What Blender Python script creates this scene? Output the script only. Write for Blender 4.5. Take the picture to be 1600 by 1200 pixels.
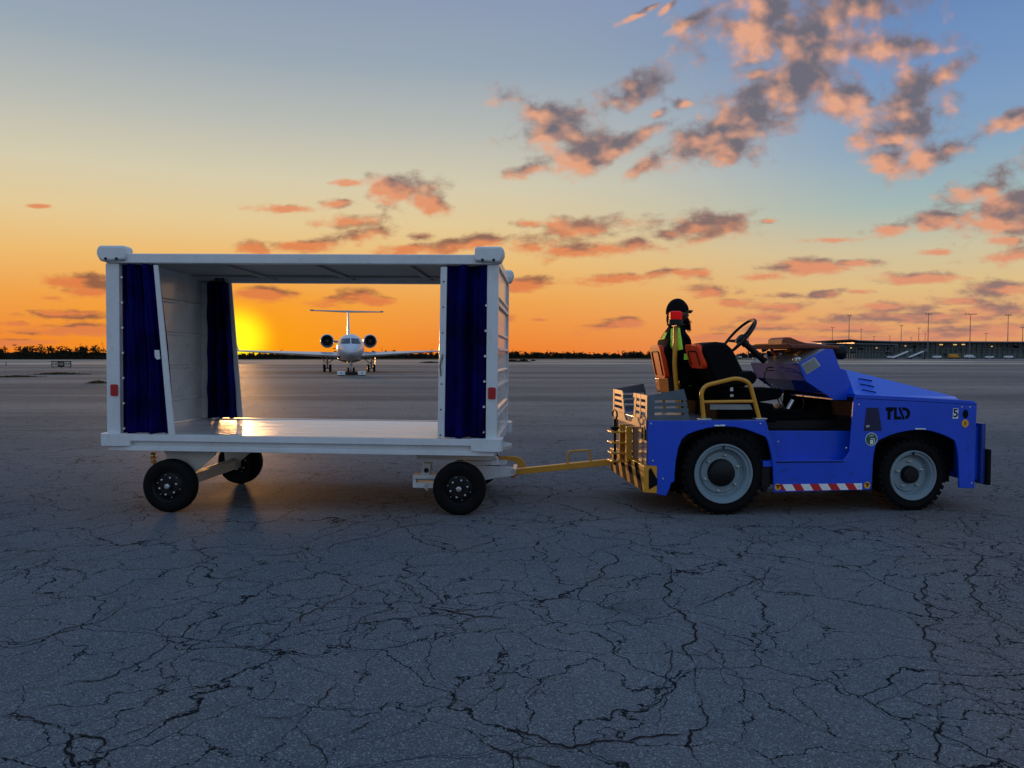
import bpy, bmesh, math, random
from mathutils import Vector, Matrix, Euler, noise as mnoise
R = math.radians
random.seed(7)
scene = bpy.context.scene
for o in list(bpy.data.objects): bpy.data.objects.remove(o)

# ------------------------------------------------------------------ camera
CAM_H = 1.30
PITCH = math.atan(43/1200)            # the horizon sits 43 px above the centre of the 1600x1200 photo
cam_d = bpy.data.cameras.new("camera"); cam = bpy.data.objects.new("camera", cam_d)
scene.collection.objects.link(cam); scene.camera = cam
cam.location = (0, 0, CAM_H); cam.rotation_euler = (math.pi/2 - PITCH, 0, 0)
cam_d.lens = 27.0; cam_d.sensor_width = 36.0; cam_d.clip_start = 0.05; cam_d.clip_end = 20000

# ------------------------------------------------------------------ exposure
scene.view_settings.view_transform = 'Standard'; scene.view_settings.look = 'None'
scene.view_settings.exposure = 0.0; scene.view_settings.gamma = 1.0
scene.cycles.max_bounces = 8; scene.cycles.use_denoising = True
try: scene.cycles.denoiser = 'OPENIMAGEDENOISE'
except Exception: pass

def ray(px, py):
    """world direction of a photo pixel (1600x1200)"""
    d = Vector(((px-800)/1200, 1.0, (600-py)/1200))
    c, s = math.cos(-PITCH), math.sin(-PITCH)
    return Vector((d.x, d.y*c - d.z*s, d.y*s + d.z*c))
def uv(px, py):
    r = ray(px, py); return r.x/r.y, r.z/r.y
def ground(px, py, z=0.0):
    r = ray(px, py); t = (z-CAM_H)/r.z
    return Vector((r.x*t, r.y*t, z))
def at(px, py, Y):
    r = ray(px, py); t = Y/r.y
    return Vector((r.x*t, Y, CAM_H + r.z*t))

# ------------------------------------------------------------------ sun
SUN_AZ = math.atan2((370-800)/1200, 1.0)      # left of the view axis
SUN_EL = R(1.35)
sl = bpy.data.lights.new("sun", 'SUN'); so = bpy.data.objects.new("sun", sl); scene.collection.objects.link(so)
sl.energy = 1.4; sl.angle = R(2.0); sl.color = (1.0, 0.48, 0.16)
SUN_DIR = Vector((math.sin(SUN_AZ)*math.cos(SUN_EL), math.cos(SUN_AZ)*math.cos(SUN_EL), math.sin(SUN_EL)))
so.rotation_euler = SUN_DIR.to_track_quat('Z', 'Y').to_euler(); so.location = (-20, 60, 8)

# ------------------------------------------------------------------ node helper
class NB:
    def __init__(s, nt): s.nt = nt; s.l = nt.links
    def n(s, typ, **kw):
        nd = s.nt.nodes.new(typ)
        for k, v in kw.items():
            if k.startswith('_'): nd.inputs[k[1:].replace('_', ' ')].default_value = v
            else: setattr(nd, k, v)
        return nd
    def put(s, sock, v):
        if isinstance(v, bpy.types.NodeSocket): s.l.new(v, sock)
        elif isinstance(v, bpy.types.Node): s.l.new(v.outputs[0], sock)
        else:
            if sock.type == 'RGBA' and len(v) == 3: v = (*v, 1)
            sock.default_value = v
    def m(s, op, a, b=None, c=None, clamp=False):
        nd = s.nt.nodes.new('ShaderNodeMath'); nd.operation = op; nd.use_clamp = clamp
        for i, v in enumerate((a, b, c)):
            if v is not None: s.put(nd.inputs[i], v)
        return nd.outputs[0]
    def v(s, op, a, b=None, sc=None):
        nd = s.nt.nodes.new('ShaderNodeVectorMath'); nd.operation = op
        s.put(nd.inputs[0], a)
        if b is not None: s.put(nd.inputs[1], b)
        if sc is not None: s.put(nd.inputs['Scale'], sc)
        return nd.outputs['Value'] if op in ('DOT_PRODUCT', 'LENGTH', 'DISTANCE') else nd.outputs['Vector']
    def mix(s, f, a, b, mode='MIX'):
        nd = s.nt.nodes.new('ShaderNodeMix'); nd.data_type = 'RGBA'; nd.blend_type = mode; nd.clamp_factor = True
        s.put(nd.inputs[0], f); s.put(nd.inputs[6], a); s.put(nd.inputs[7], b)
        return nd.outputs[2]
    def ramp(s, f, stops, interp='LINEAR'):
        nd = s.nt.nodes.new('ShaderNodeValToRGB'); cr = nd.color_ramp; cr.interpolation = interp
        while len(cr.elements) < len(stops): cr.elements.new(0.5)
        for e, (p, c) in zip(cr.elements, stops):
            e.position = p; e.color = (*c, 1) if len(c) == 3 else c
        s.put(nd.inputs[0], f); return nd.outputs[0]
    def sstep(s, x, lo, hi):
        nd = s.nt.nodes.new('ShaderNodeMapRange'); nd.interpolation_type = 'SMOOTHSTEP'; nd.clamp = True
        s.put(nd.inputs['Value'], x)
        nd.inputs['From Min'].default_value = lo; nd.inputs['From Max'].default_value = hi
        return nd.outputs[0]
    def noise(s, vec, scale, detail=4, rough=0.5, out='Fac', dist=0.0):
        nd = s.nt.nodes.new('ShaderNodeTexNoise'); s.put(nd.inputs['Vector'], vec)
        nd.inputs['Scale'].default_value = scale; nd.inputs['Detail'].default_value = detail
        nd.inputs['Roughness'].default_value = rough; nd.inputs['Distortion'].default_value = dist
        return nd.outputs[0] if out == 'Fac' else nd.outputs[1]

def lin(r, g, b):
    f = lambda c: (c/255/12.92) if c/255 <= 0.04045 else ((c/255+0.055)/1.055)**2.4
    return (f(r), f(g), f(b))

# ------------------------------------------------------------------ world: dusk sky with clouds
world = bpy.data.worlds.new("World"); scene.world = world; world.use_nodes = True
wt = world.node_tree; wt.nodes.clear(); W = NB(wt)
tc = W.n('ShaderNodeTexCoord'); D = tc.outputs['Generated']
sep = W.n('ShaderNodeSeparateXYZ'); W.l.new(D, sep.inputs[0])
X, Y, Z = sep.outputs
hor = W.m('SQRT', W.m('ADD', W.m('MULTIPLY', X, X), W.m('MULTIPLY', Y, Y)))
tel = W.m('DIVIDE', Z, W.m('MAXIMUM', hor, 0.001))             # tan of the elevation
tel = W.m('DIVIDE', tel, 0.9, clamp=True)
cool = W.ramp(tel, [(0.0, lin(222,142,98)), (0.05, lin(228,168,110)), (0.092, lin(222,190,134)), (0.14, lin(204,194,162)), (0.195, lin(162,184,182)),
                    (0.27, lin(134,164,192)), (0.37, lin(116,148,192)), (0.45, lin(104,136,184)), (0.7, lin(122,156,208)), (1.0, lin(140,174,214))])
warm = W.ramp(tel, [(0.0, lin(240,124,36)), (0.08, lin(240,163,76)), (0.135, lin(237,188,114)), (0.185, lin(229,202,150)), (0.245, lin(214,204,174)),
                    (0.32, lin(186,188,180)), (0.41, lin(154,168,180)), (0.50, lin(142,156,180)), (0.72, lin(126,158,204)), (1.0, lin(140,174,214))])
azs = W.v('DOT_PRODUCT', W.v('NORMALIZE', W.v('MULTIPLY', D, (1, 1, 0))), (math.sin(SUN_AZ), math.cos(SUN_AZ), 0))
wf = W.sstep(azs, 0.66, 1.0)
sky = W.mix(wf, cool, warm)
# the sky away from the sunset: soft blue above a mauve band
anti = W.ramp(tel, [(0.0, lin(178,180,186)), (0.12, lin(186,190,202)), (0.35, lin(176,196,220)), (0.7, lin(154,184,218)), (1.0, lin(140,174,214))])
sky = W.mix(W.sstep(Y, 0.25, -0.45), sky, anti)
# glow round the sun
sd = W.v('DISTANCE', W.v('MULTIPLY', D, (1, 1, 1.05)), tuple(SUN_DIR))
sd2 = W.v('DISTANCE', W.v('MULTIPLY', D, (1, 1, 2.3)), tuple(Vector((SUN_DIR.x, SUN_DIR.y, SUN_DIR.z*2.3))))
g1 = W.m('POWER', W.sstep(sd2, 0.33, 0.0), 1.6)
g2 = W.m('POWER', W.sstep(sd, 0.060, 0.0), 1.0)
g3 = W.sstep(sd, 0.06, 0.0)
sky = W.mix(W.m('MULTIPLY', g1, 0.85), sky, (1.0, 0.36, 0.0))
skyglow = W.mix(g2, sky, (1.05, 0.80, 0.0))
skyglow = W.mix(g3, skyglow, (1.5, 1.15, 0.02))

# clouds: (px, py, rx, ry, tilt) of each clump in the sky
CL = [(1255,55,150,55,4),(1215,140,110,48,22),(1150,200,85,40,20),(1425,190,62,46,30),(1560,325,78,40,15),(900,215,75,36,-8),
(845,180,60,20,-18),(890,205,60,34,-10),(900,240,58,22,10),(985,150,48,24,22),(955,235,62,17,30),(830,264,42,10,12),
(1012,205,40,10,25),(1000,262,30,12,30),(1070,162,14,8,0),(1030,178,15,8,10),(1250,28,120,38,5),(1345,8,75,34,0),(1180,48,62,32,0),(1290,85,80,34,0),
(1245,132,72,30,20),(1200,165,80,34,25),(1150,205,70,30,20),(1110,215,60,20,10),(1140,238,38,16,30),(1085,214,32,15,0),(1310,158,46,22,-5),(1180,118,52,14,10),
(1375,75,72,20,8),(1440,68,58,18,-5),(1475,118,42,16,35),(1420,165,60,40,40),(1395,215,58,18,12),(1440,190,42,26,20),(1382,250,38,15,10),(1445,245,48,22,25),(1480,232,26,11,20),
(1545,295,70,22,28),(1580,322,62,28,25),(1560,350,66,18,5),(1465,345,42,14,10),(1395,358,32,11,10),(1600,345,55,30,0),(1590,400,36,12,8),(1575,375,36,9,0),(1575,190,42,12,22),
(628,296,54,21,0),(662,312,34,13,-20),(600,292,30,12,20),(1085,358,66,18,2),(1140,350,38,15,10),(1050,365,34,10,0),(910,356,52,16,0),(880,350,30,12,0),(836,386,32,17,0),(868,392,34,9,0),
(950,388,62,10,4),(985,382,28,10,12),(830,350,24,6,0),(555,348,42,11,0),(560,370,60,14,10),(470,384,48,9,3),(395,388,26,9,0),(634,390,44,11,0),(705,385,42,13,15),(745,376,40,10,-5),
(655,370,22,7,0),(445,326,46,6,-4),(130,440,42,12,5),(150,456,46,10,-3),(80,466,20,4,0),(95,492,56,7,-4),(20,506,26,5,0),(130,516,95,9,0),(1272,418,62,11,3),(1200,431,26,6,0),
(1440,436,75,9,3),(1330,412,34,6,0),(945,438,52,8,3),(985,434,28,6,0),(822,444,36,9,8),(800,452,28,6,0),(540,466,46,10,10),(580,470,22,6,0),(960,508,46,8,8),(985,500,22,6,0),(1112,454,34,9,5),
(1070,425,32,7,5),(1100,428,14,8,0),(1030,428,30,6,10),(1290,458,32,6,8),(1340,456,22,4,0),(1215,479,44,8,0),(1140,474,28,6,0),(1180,497,46,6,0),(1232,462,30,5,0),(1395,480,60,8,2),(1500,470,46,7,0),(1565,455,66,13,4),(1580,485,80,10,0),
(1430,497,130,8,3),(1300,512,120,7,0),(1500,520,110,8,0),(1210,530,120,5,0),(1350,532,120,6,0),(1590,512,80,7,0),(1115,526,36,4,0),(1463,394,22,5,0),(1385,357,20,6,0),
(1080,32,40,9,28),(1045,10,20,5,40),(1016,12,16,4,20),(990,27,20,5,25),(60,322,18,3,0),(40,535,60,5,0),(300,478,40,6,0),(845,500,14,3,0),(790,498,16,5,0),(1300,375,34,4,5),(1200,345,16,4,0),(410,458,60,8,0),(540,286,20,5,0),(520,318,26,6,0)]
grp = bpy.data.node_groups.new("cloud_cover", 'ShaderNodeTree')
grp.interface.new_socket("UV", in_out='INPUT', socket_type='NodeSocketVector')
grp.interface.new_socket("Cover", in_out='OUTPUT', socket_type='NodeSocketFloat')
grp.interface.new_socket("Body", in_out='OUTPUT', socket_type='NodeSocketFloat')
G = NB(grp); gi = G.n('NodeGroupInput'); go = G.n('NodeGroupOutput')
acc = None
for (px, py, rx, ry, tl) in CL:
    u0, v0 = uv(px, py)
    k = 1.24; ct, st = math.cos(R(tl)), math.sin(R(tl)); sx, sy = rx/1200*k, ry/1200*k
    if abs(tl) > 6: da = G.v('DOT_PRODUCT', gi.outputs[0], (ct/sx, st/sx, -(u0*ct + v0*st)/sx))
    if abs(tl) > 6: db = G.v('DOT_PRODUCT', gi.outputs[0], (-st/sy, ct/sy, (u0*st - v0*ct)/sy))
    q = G.m('MULTIPLY_ADD', da, da, G.m('MULTIPLY', db, db)) if abs(tl) > 6 else None
    if q is None:
        nd = G.n('ShaderNodeVectorMath'); nd.operation = 'MULTIPLY_ADD'; G.put(nd.inputs[0], gi.outputs[0])
        nd.inputs[1].default_value = (1/sx, 1/sy, 0); nd.inputs[2].default_value = (-u0/sx, -v0/sy, 0)
        q = G.v('DOT_PRODUCT', nd.outputs[0], nd.outputs[0])
    acc = q if acc is None else G.m('SMOOTH_MIN', acc, q, 0.2)
acc = G.m('MAXIMUM', G.m('SUBTRACT', 1.0, G.m('SQRT', G.m('MAXIMUM', acc, 0.0))), -1.0)
# billows: plane-projected noise so that clouds flatten towards the horizon
s2 = G.n('ShaderNodeSeparateXYZ'); G.l.new(gi.outputs[0], s2.inputs[0])
den = G.m('ADD', G.m('MAXIMUM', s2.outputs[1], 0.0), 0.13)
cb = G.n('ShaderNodeCombineXYZ')
G.put(cb.inputs[0], G.m('MULTIPLY', s2.outputs[0], 3.3)); G.put(cb.inputs[1], G.m('MULTIPLY', G.m('LOGARITHM', den, 2.718), 1.75))
f1 = G.noise(cb.outputs[0], 5.2, 9, 0.60)
f2 = G.noise(G.v('ADD', cb.outputs[0], (7.3, 2.1, 0)), 15.0, 4, 0.6)
bil = G.m('ADD', G.m('MULTIPLY', G.m('SUBTRACT', f1, 0.5), 3.3), G.m('MULTIPLY', G.m('SUBTRACT', f2, 0.5), 0.9))
cov = G.m('ADD', acc, bil)
G.put(go.inputs[0], cov)
f3 = G.noise(cb.outputs[0], 3.6, 3, 0.55)
G.put(go.inputs[1], G.m('ADD', G.m('MULTIPLY', acc, 0.8), G.m('ADD', G.m('MULTIPLY', G.m('SUBTRACT', f1, 0.5), 1.7), G.m('MULTIPLY', G.m('SUBTRACT', f3, 0.5), 2.9))))
yy = W.m('MAXIMUM', Y, 0.05)
uvn = W.n('ShaderNodeCombineXYZ'); W.put(uvn.inputs[0], W.m('DIVIDE', X, yy)); W.put(uvn.inputs[1], W.m('DIVIDE', Z, yy)); uvn.inputs[2].default_value = 1.0
def cover(vec):
    g = W.n('ShaderNodeGroup'); g.node_tree = grp; W.put(g.inputs[0], vec); return g.outputs[0], g.outputs[1]
c0, b0 = cover(uvn.outputs[0])
_c, b1 = cover(W.v('ADD', uvn.outputs[0], (-0.015, -0.011, 0)))
front = W.sstep(Y, 0.3, 0.5)
alpha = W.m('MULTIPLY', W.sstep(c0, -0.24, 0.74), front)
alpha = W.m('MULTIPLY', alpha, 0.94)
lit = W.sstep(W.m('SUBTRACT', b0, b1), -0.32, 1.0)
thick = W.sstep(c0, 0.1, 2.4)
litc = W.mix(wf, W.ramp(tel, [(0.0, lin(212,138,108)), (0.10, lin(222,146,112)), (0.25, lin(230,158,120)), (0.5, lin(222,170,142)), (1.0, lin(200,175,175))]), (0.74, 0.21, 0.065))
litc = W.mix(W.sstep(tel, 0.1, 0.35), litc, lin(230,166,132))
shc = W.mix(wf, W.ramp(tel, [(0.0, lin(158,118,108)), (0.08, lin(140,112,110)), (0.22, lin(124,106,110)), (0.5, lin(108,112,134)), (1.0, lin(104,110,134))]), lin(142,92,70))
shc = W.mix(W.sstep(tel, 0.1, 0.35), shc, lin(108,104,114))
litf = W.m('SUBTRACT', W.m('ADD', W.m('MULTIPLY', lit, 1.35), 0.12), W.m('MULTIPLY', thick, 0.62), clamp=True)
cc = W.mix(litf, shc, litc)
skyc = W.mix(alpha, sky, cc)
skyc = W.mix(g2, skyc, skyglow)
skyc = W.mix(g3, skyc, skyglow)
below = W.sstep(Z, 0.0, -0.02)
skyc = W.mix(below, skyc, (0.05, 0.05, 0.055))
bg = W.n('ShaderNodeBackground'); W.put(bg.inputs[0], skyc); bg.inputs[1].default_value = 1.0
world.cycles.sampling_method = 'MANUAL'; world.cycles.sample_map_resolution = 256
wo = W.n('ShaderNodeOutputWorld'); W.l.new(bg.outputs[0], wo.inputs[0])

# ------------------------------------------------------------------ object helpers
COL = scene.collection
def thing(name, label, cat, group=None, loc=(0, 0, 0), M=None):
    o = bpy.data.objects.new(name, None); COL.objects.link(o)
    if M is not None: o.matrix_world = M
    else: o.location = loc
    o.empty_display_size = 0.2
    return tag(o, label, cat, group)
def tag(o, label, cat, group=None, kind=None):
    if label: o['label'] = label
    if cat: o['category'] = cat
    if group: o['group'] = group
    if kind: o['kind'] = kind
    return o

class MB:
    """collects shapes for ONE mesh object"""
    def __init__(s): s.bm = bmesh.new(); s.M = Matrix.Identity(4)
    def _v(s, p): return s.bm.verts.new(s.M @ Vector(p))
    def box(s, a, b):
        x0, x1 = sorted((a[0], b[0])); y0, y1 = sorted((a[1], b[1])); z0, z1 = sorted((a[2], b[2]))
        v = [s._v(p) for p in ((x0,y0,z0),(x1,y0,z0),(x1,y1,z0),(x0,y1,z0),(x0,y0,z1),(x1,y0,z1),(x1,y1,z1),(x0,y1,z1))]
        for f in ((3,2,1,0),(4,5,6,7),(0,1,5,4),(1,2,6,5),(2,3,7,6),(3,0,4,7)): s.bm.faces.new([v[i] for i in f])
        return s
    def prism(s, pts, y0, y1, axis='y'):
        """pts: outline (a,b) extruded along an axis; for y the outline is (x,z); x: (y,z); z: (x,y)"""
        def mk(p, t):
            return {'y': (p[0], t, p[1]), 'x': (t, p[0], p[1]), 'z': (p[0], p[1], t)}[axis]
        A = [s._v(mk(p, y0)) for p in pts]; B = [s._v(mk(p, y1)) for p in pts]
        n = len(pts)
        fa = s.bm.faces.new(A); fb = s.bm.faces.new(B[::-1])
        for i in range(n):
            j = (i+1) % n; s.bm.faces.new((A[j], A[i], B[i], B[j]))
        return s
    def quad(s, *p):
        s.bm.faces.new([s._v(q) for q in p]); return s
    def hexa(s, lo, hi):
        """solid between two 4-point loops"""
        a = [s._v(p) for p in lo]; b = [s._v(p) for p in hi]
        s.bm.faces.new(a[::-1]); s.bm.faces.new(b)
        for i in range(4):
            j = (i+1) % 4; s.bm.faces.new((a[i], a[j], b[j], b[i]))
        return s
    def tube(s, path, r, seg=12, closed=False, caps=True):
        P = [Vector(p) for p in path]; n = len(P)
        rr = r if isinstance(r, (list, tuple)) else [r]*n
        rings = []; up = None
        for i in range(n):
            if closed: t = (P[(i+1) % n] - P[i-1]).normalized()
            else: t = (P[min(i+1, n-1)] - P[max(i-1, 0)]).normalized()
            if up is None:
                up = Vector((0, 0, 1)) if abs(t.z) < 0.9 else Vector((0, 1, 0))
            a = (up - t*up.dot(t)).normalized(); up = a; b = t.cross(a)
            rings.append([s._v(P[i] + (a*math.cos(2*math.pi*k/seg) + b*math.sin(2*math.pi*k/seg))*rr[i]) for k in range(seg)])
        m = n if closed else n-1
        for i in range(m):
            A, B = rings[i], rings[(i+1) % n]
            for k in range(seg): s.bm.faces.new((A[k], A[(k+1) % seg], B[(k+1) % seg], B[k]))
        if caps and not closed:
            s.bm.faces.new(rings[0][::-1]); s.bm.faces.new(rings[-1])
        return s
    def lathe(s, prof, c=(0, 0, 0), axis='y', seg=48, caps=True):
        """prof: (t along axis, radius)"""
        c = Vector(c); rings = []
        for t, r in prof:
            ring = []
            for k in range(seg):
                a = 2*math.pi*k/seg; u, w = math.cos(a)*r, math.sin(a)*r
                p = {'y': Vector((u, t, w)), 'x': Vector((t, u, w)), 'z': Vector((u, w, t))}[axis]
                ring.append(s._v(c + p))
            rings.append(ring)
        for A, B in zip(rings, rings[1:]):
            for k in range(seg): s.bm.faces.new((A[k], A[(k+1) % seg], B[(k+1) % seg], B[k]))
        if caps and prof[0][1] > 1e-3: s.bm.faces.new(rings[0][::-1])
        if caps and prof[-1][1] > 1e-3: s.bm.faces.new(rings[-1])
        return s
    def ball(s, c, r, seg=16, rings=10):
        r = r if isinstance(r, (tuple, list)) else (r, r, r)
        prev = None; c = Vector(c)
        top = s._v(c + Vector((0, 0, r[2]))); bot = s._v(c - Vector((0, 0, r[2]))); rs = []
        for i in range(1, rings):
            th = math.pi*i/rings
            rs.append([s._v(c + Vector((r[0]*math.sin(th)*math.cos(2*math.pi*k/seg), r[1]*math.sin(th)*math.sin(2*math.pi*k/seg), r[2]*math.cos(th)))) for k in range(seg)])
        for k in range(seg):
            j = (k+1) % seg
            s.bm.faces.new((top, rs[0][k], rs[0][j])); s.bm.faces.new((bot, rs[-1][j], rs[-1][k]))
            for A, B in zip(rs, rs[1:]): s.bm.faces.new((A[k], B[k], B[j], A[j]))
        return s
    def split(s, name, mat, parent, **kw):
        """one object for each separate piece"""
        bm = s.bm; bm.verts.ensure_lookup_table(); seen = set(); outs = []
        for v0 in bm.verts:
            if v0 in seen: continue
            st = [v0]; isl = []; seen.add(v0)
            while st:
                v = st.pop(); isl.append(v)
                for e in v.link_edges:
                    w = e.other_vert(v)
                    if w not in seen: seen.add(w); st.append(w)
            m = MB(); mp = {v: m.bm.verts.new(v.co) for v in isl}
            for f in {f for v in isl for f in v.link_faces}: m.bm.faces.new([mp[v] for v in f.verts])
            outs.append(m.build(name, mat, parent, **kw))
        bm.free(); return outs
    def build(s, name, mat, parent=None, bevel=0, smooth=35, seg=2, label=None, weld=True):
        if weld: bmesh.ops.remove_doubles(s.bm, verts=s.bm.verts, dist=1e-5)
        bmesh.ops.recalc_face_normals(s.bm, faces=s.bm.faces)
        me = bpy.data.meshes.new(name); s.bm.to_mesh(me); s.bm.free()
        me.materials.append(mat)
        if smooth:
            for p in me.polygons: p.use_smooth = True
            me.set_sharp_from_angle(angle=R(smooth))
        o = bpy.data.objects.new(name, me); COL.objects.link(o)
        if parent is not None: o.parent = parent
        if bevel:
            b = o.modifiers.new('bevel', 'BEVEL'); b.width = bevel; b.segments = seg; b.limit_method = 'ANGLE'; b.angle_limit = R(40)
            b.harden_normals = bool(smooth)
        if label: o['label'] = label
        return o

def arc(cx, cz, r, a0, a1, n=8, y=None):
    out = []
    for i in range(n+1):
        a = R(a0 + (a1-a0)*i/n); out.append((cx + r*math.cos(a), cz + r*math.sin(a)))
    return out
def rrect(x0, z0, x1, z1, r, n=5):
    return arc(x1-r, z0+r, r, -90, 0, n) + arc(x1-r, z1-r, r, 0, 90, n) + arc(x0+r, z1-r, r, 90, 180, n) + arc(x0+r, z0+r, r, 180, 270, n)
def round_path(pts, r, n=5):
    """polyline with rounded corners"""
    P = [Vector(p) for p in pts]; out = [P[0]]
    for i in range(1, len(P)-1):
        a, b, c = P[i-1], P[i], P[i+1]
        d1 = (a-b); d2 = (c-b); rr = min(r, d1.length*0.45, d2.length*0.45)
        s_, e_ = b + d1.normalized()*rr, b + d2.normalized()*rr
        for k in range(n+1):
            t = k/n; out.append(s_*(1-t)**2 + b*2*t*(1-t) + e_*t*t)
    out.append(P[-1]); return out

class Frame:
    """a vehicle's own axes: x along, y away from the photographer, z up"""
    def __init__(s, loc, yaw, tilt=0.0):
        s.M = Matrix.Translation(loc) @ Matrix.Rotation(yaw, 4, 'Z') @ Matrix.Rotation(tilt, 4, 'Y'); s.I = s.M.inverted()
    def p(s, px, py, y):
        o = s.I @ Vector((0, 0, CAM_H)); d = s.I.to_3x3() @ ray(px, py)
        t = (y - o.y)/d.y; q = o + d*t
        return (q.x, q.z)
    def pts(s, L, y): return [s.p(a, b, y) for a, b in L]

_MATS = {}
def mat(name, col, rough=0.5, metal=0.0, var=0.08, bump=0.0, bscale=60.0, coat=0.0, spec=0.5, emit=None, estr=0.0, trans=0.0, dirt=0.0, dirtcol=(0.05,0.045,0.04), sheen=0.0):
    if name in _MATS: return _MATS[name]
    m = bpy.data.materials.new(name); m.use_nodes = True; nt = m.node_tree; nt.nodes.clear(); N = NB(nt)
    t = N.n('ShaderNodeTexCoord').outputs['Object']
    b = N.n('ShaderNodeBsdfPrincipled'); o = N.n('ShaderNodeOutputMaterial'); N.l.new(b.outputs[0], o.inputs[0])
    n1 = N.noise(t, 3.0, 6, 0.6); n2 = N.noise(t, 35.0, 5, 0.6)
    k = N.m('ADD', N.m('MULTIPLY', n1, 0.7), N.m('MULTIPLY', n2, 0.3))
    lo = tuple(c*(1-var*2.2) for c in col); hi = tuple(min(1, c*(1+var*1.6)) for c in col)
    c = N.mix(N.sstep(k, 0.32, 0.68), lo, hi)
    if dirt > 0:
        d1 = N.sstep(N.noise(N.v('MULTIPLY', t, (1, 1, 0.35)), 9.0, 8, 0.7), 0.52, 0.78)
        c = N.mix(N.m('MULTIPLY', d1, dirt), c, dirtcol)
    N.put(b.inputs['Base Color'], c)
    N.put(b.inputs['Roughness'], N.m('ADD', N.m('MULTIPLY', N.m('SUBTRACT', n1, 0.5), 0.3), rough, clamp=True))
    b.inputs['Metallic'].default_value = metal; b.inputs['Specular IOR Level'].default_value = spec
    b.inputs['Coat Weight'].default_value = coat; b.inputs['Coat Roughness'].default_value = 0.12
    if trans: b.inputs['Transmission Weight'].default_value = trans
    if sheen: b.inputs['Sheen Weight'].default_value = sheen
    if emit: b.inputs['Emission Color'].default_value = (*emit, 1); b.inputs['Emission Strength'].default_value = estr
    if bump:
        bp = N.n('ShaderNodeBump'); bp.inputs['Strength'].default_value = 1.0; bp.inputs['Distance'].default_value = bump
        N.put(bp.inputs['Height'], N.noise(t, bscale, 6, 0.65)); N.l.new(bp.outputs[0], b.inputs['Normal'])
    _MATS[name] = m; return m

def flat_text(name, txt, size, M, m, parent, depth=0.002, align='CENTER'):
    """lettering as a thin mesh; M places its xy plane"""
    cu = bpy.data.curves.new(name, 'FONT'); cu.body = txt; cu.size = size; cu.align_x = align; cu.align_y = 'CENTER'; cu.extrude = depth; cu.offset = size*0.012
    t = bpy.data.objects.new('tmp', cu); COL.objects.link(t)
    dg = bpy.context.evaluated_depsgraph_get(); me = bpy.data.meshes.new_from_object(t.evaluated_get(dg))
    bpy.data.objects.remove(t)
    me.materials.clear(); me.materials.append(m)
    o = bpy.data.objects.new(name, me); COL.objects.link(o)
    if parent is not None: o.parent = parent
    o.matrix_local = M if parent is not None else M
    return o
# plane facing the photographer: text x -> local x, text y -> local z
UPR = Matrix.Rotation(math.pi/2, 4, 'X')

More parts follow.
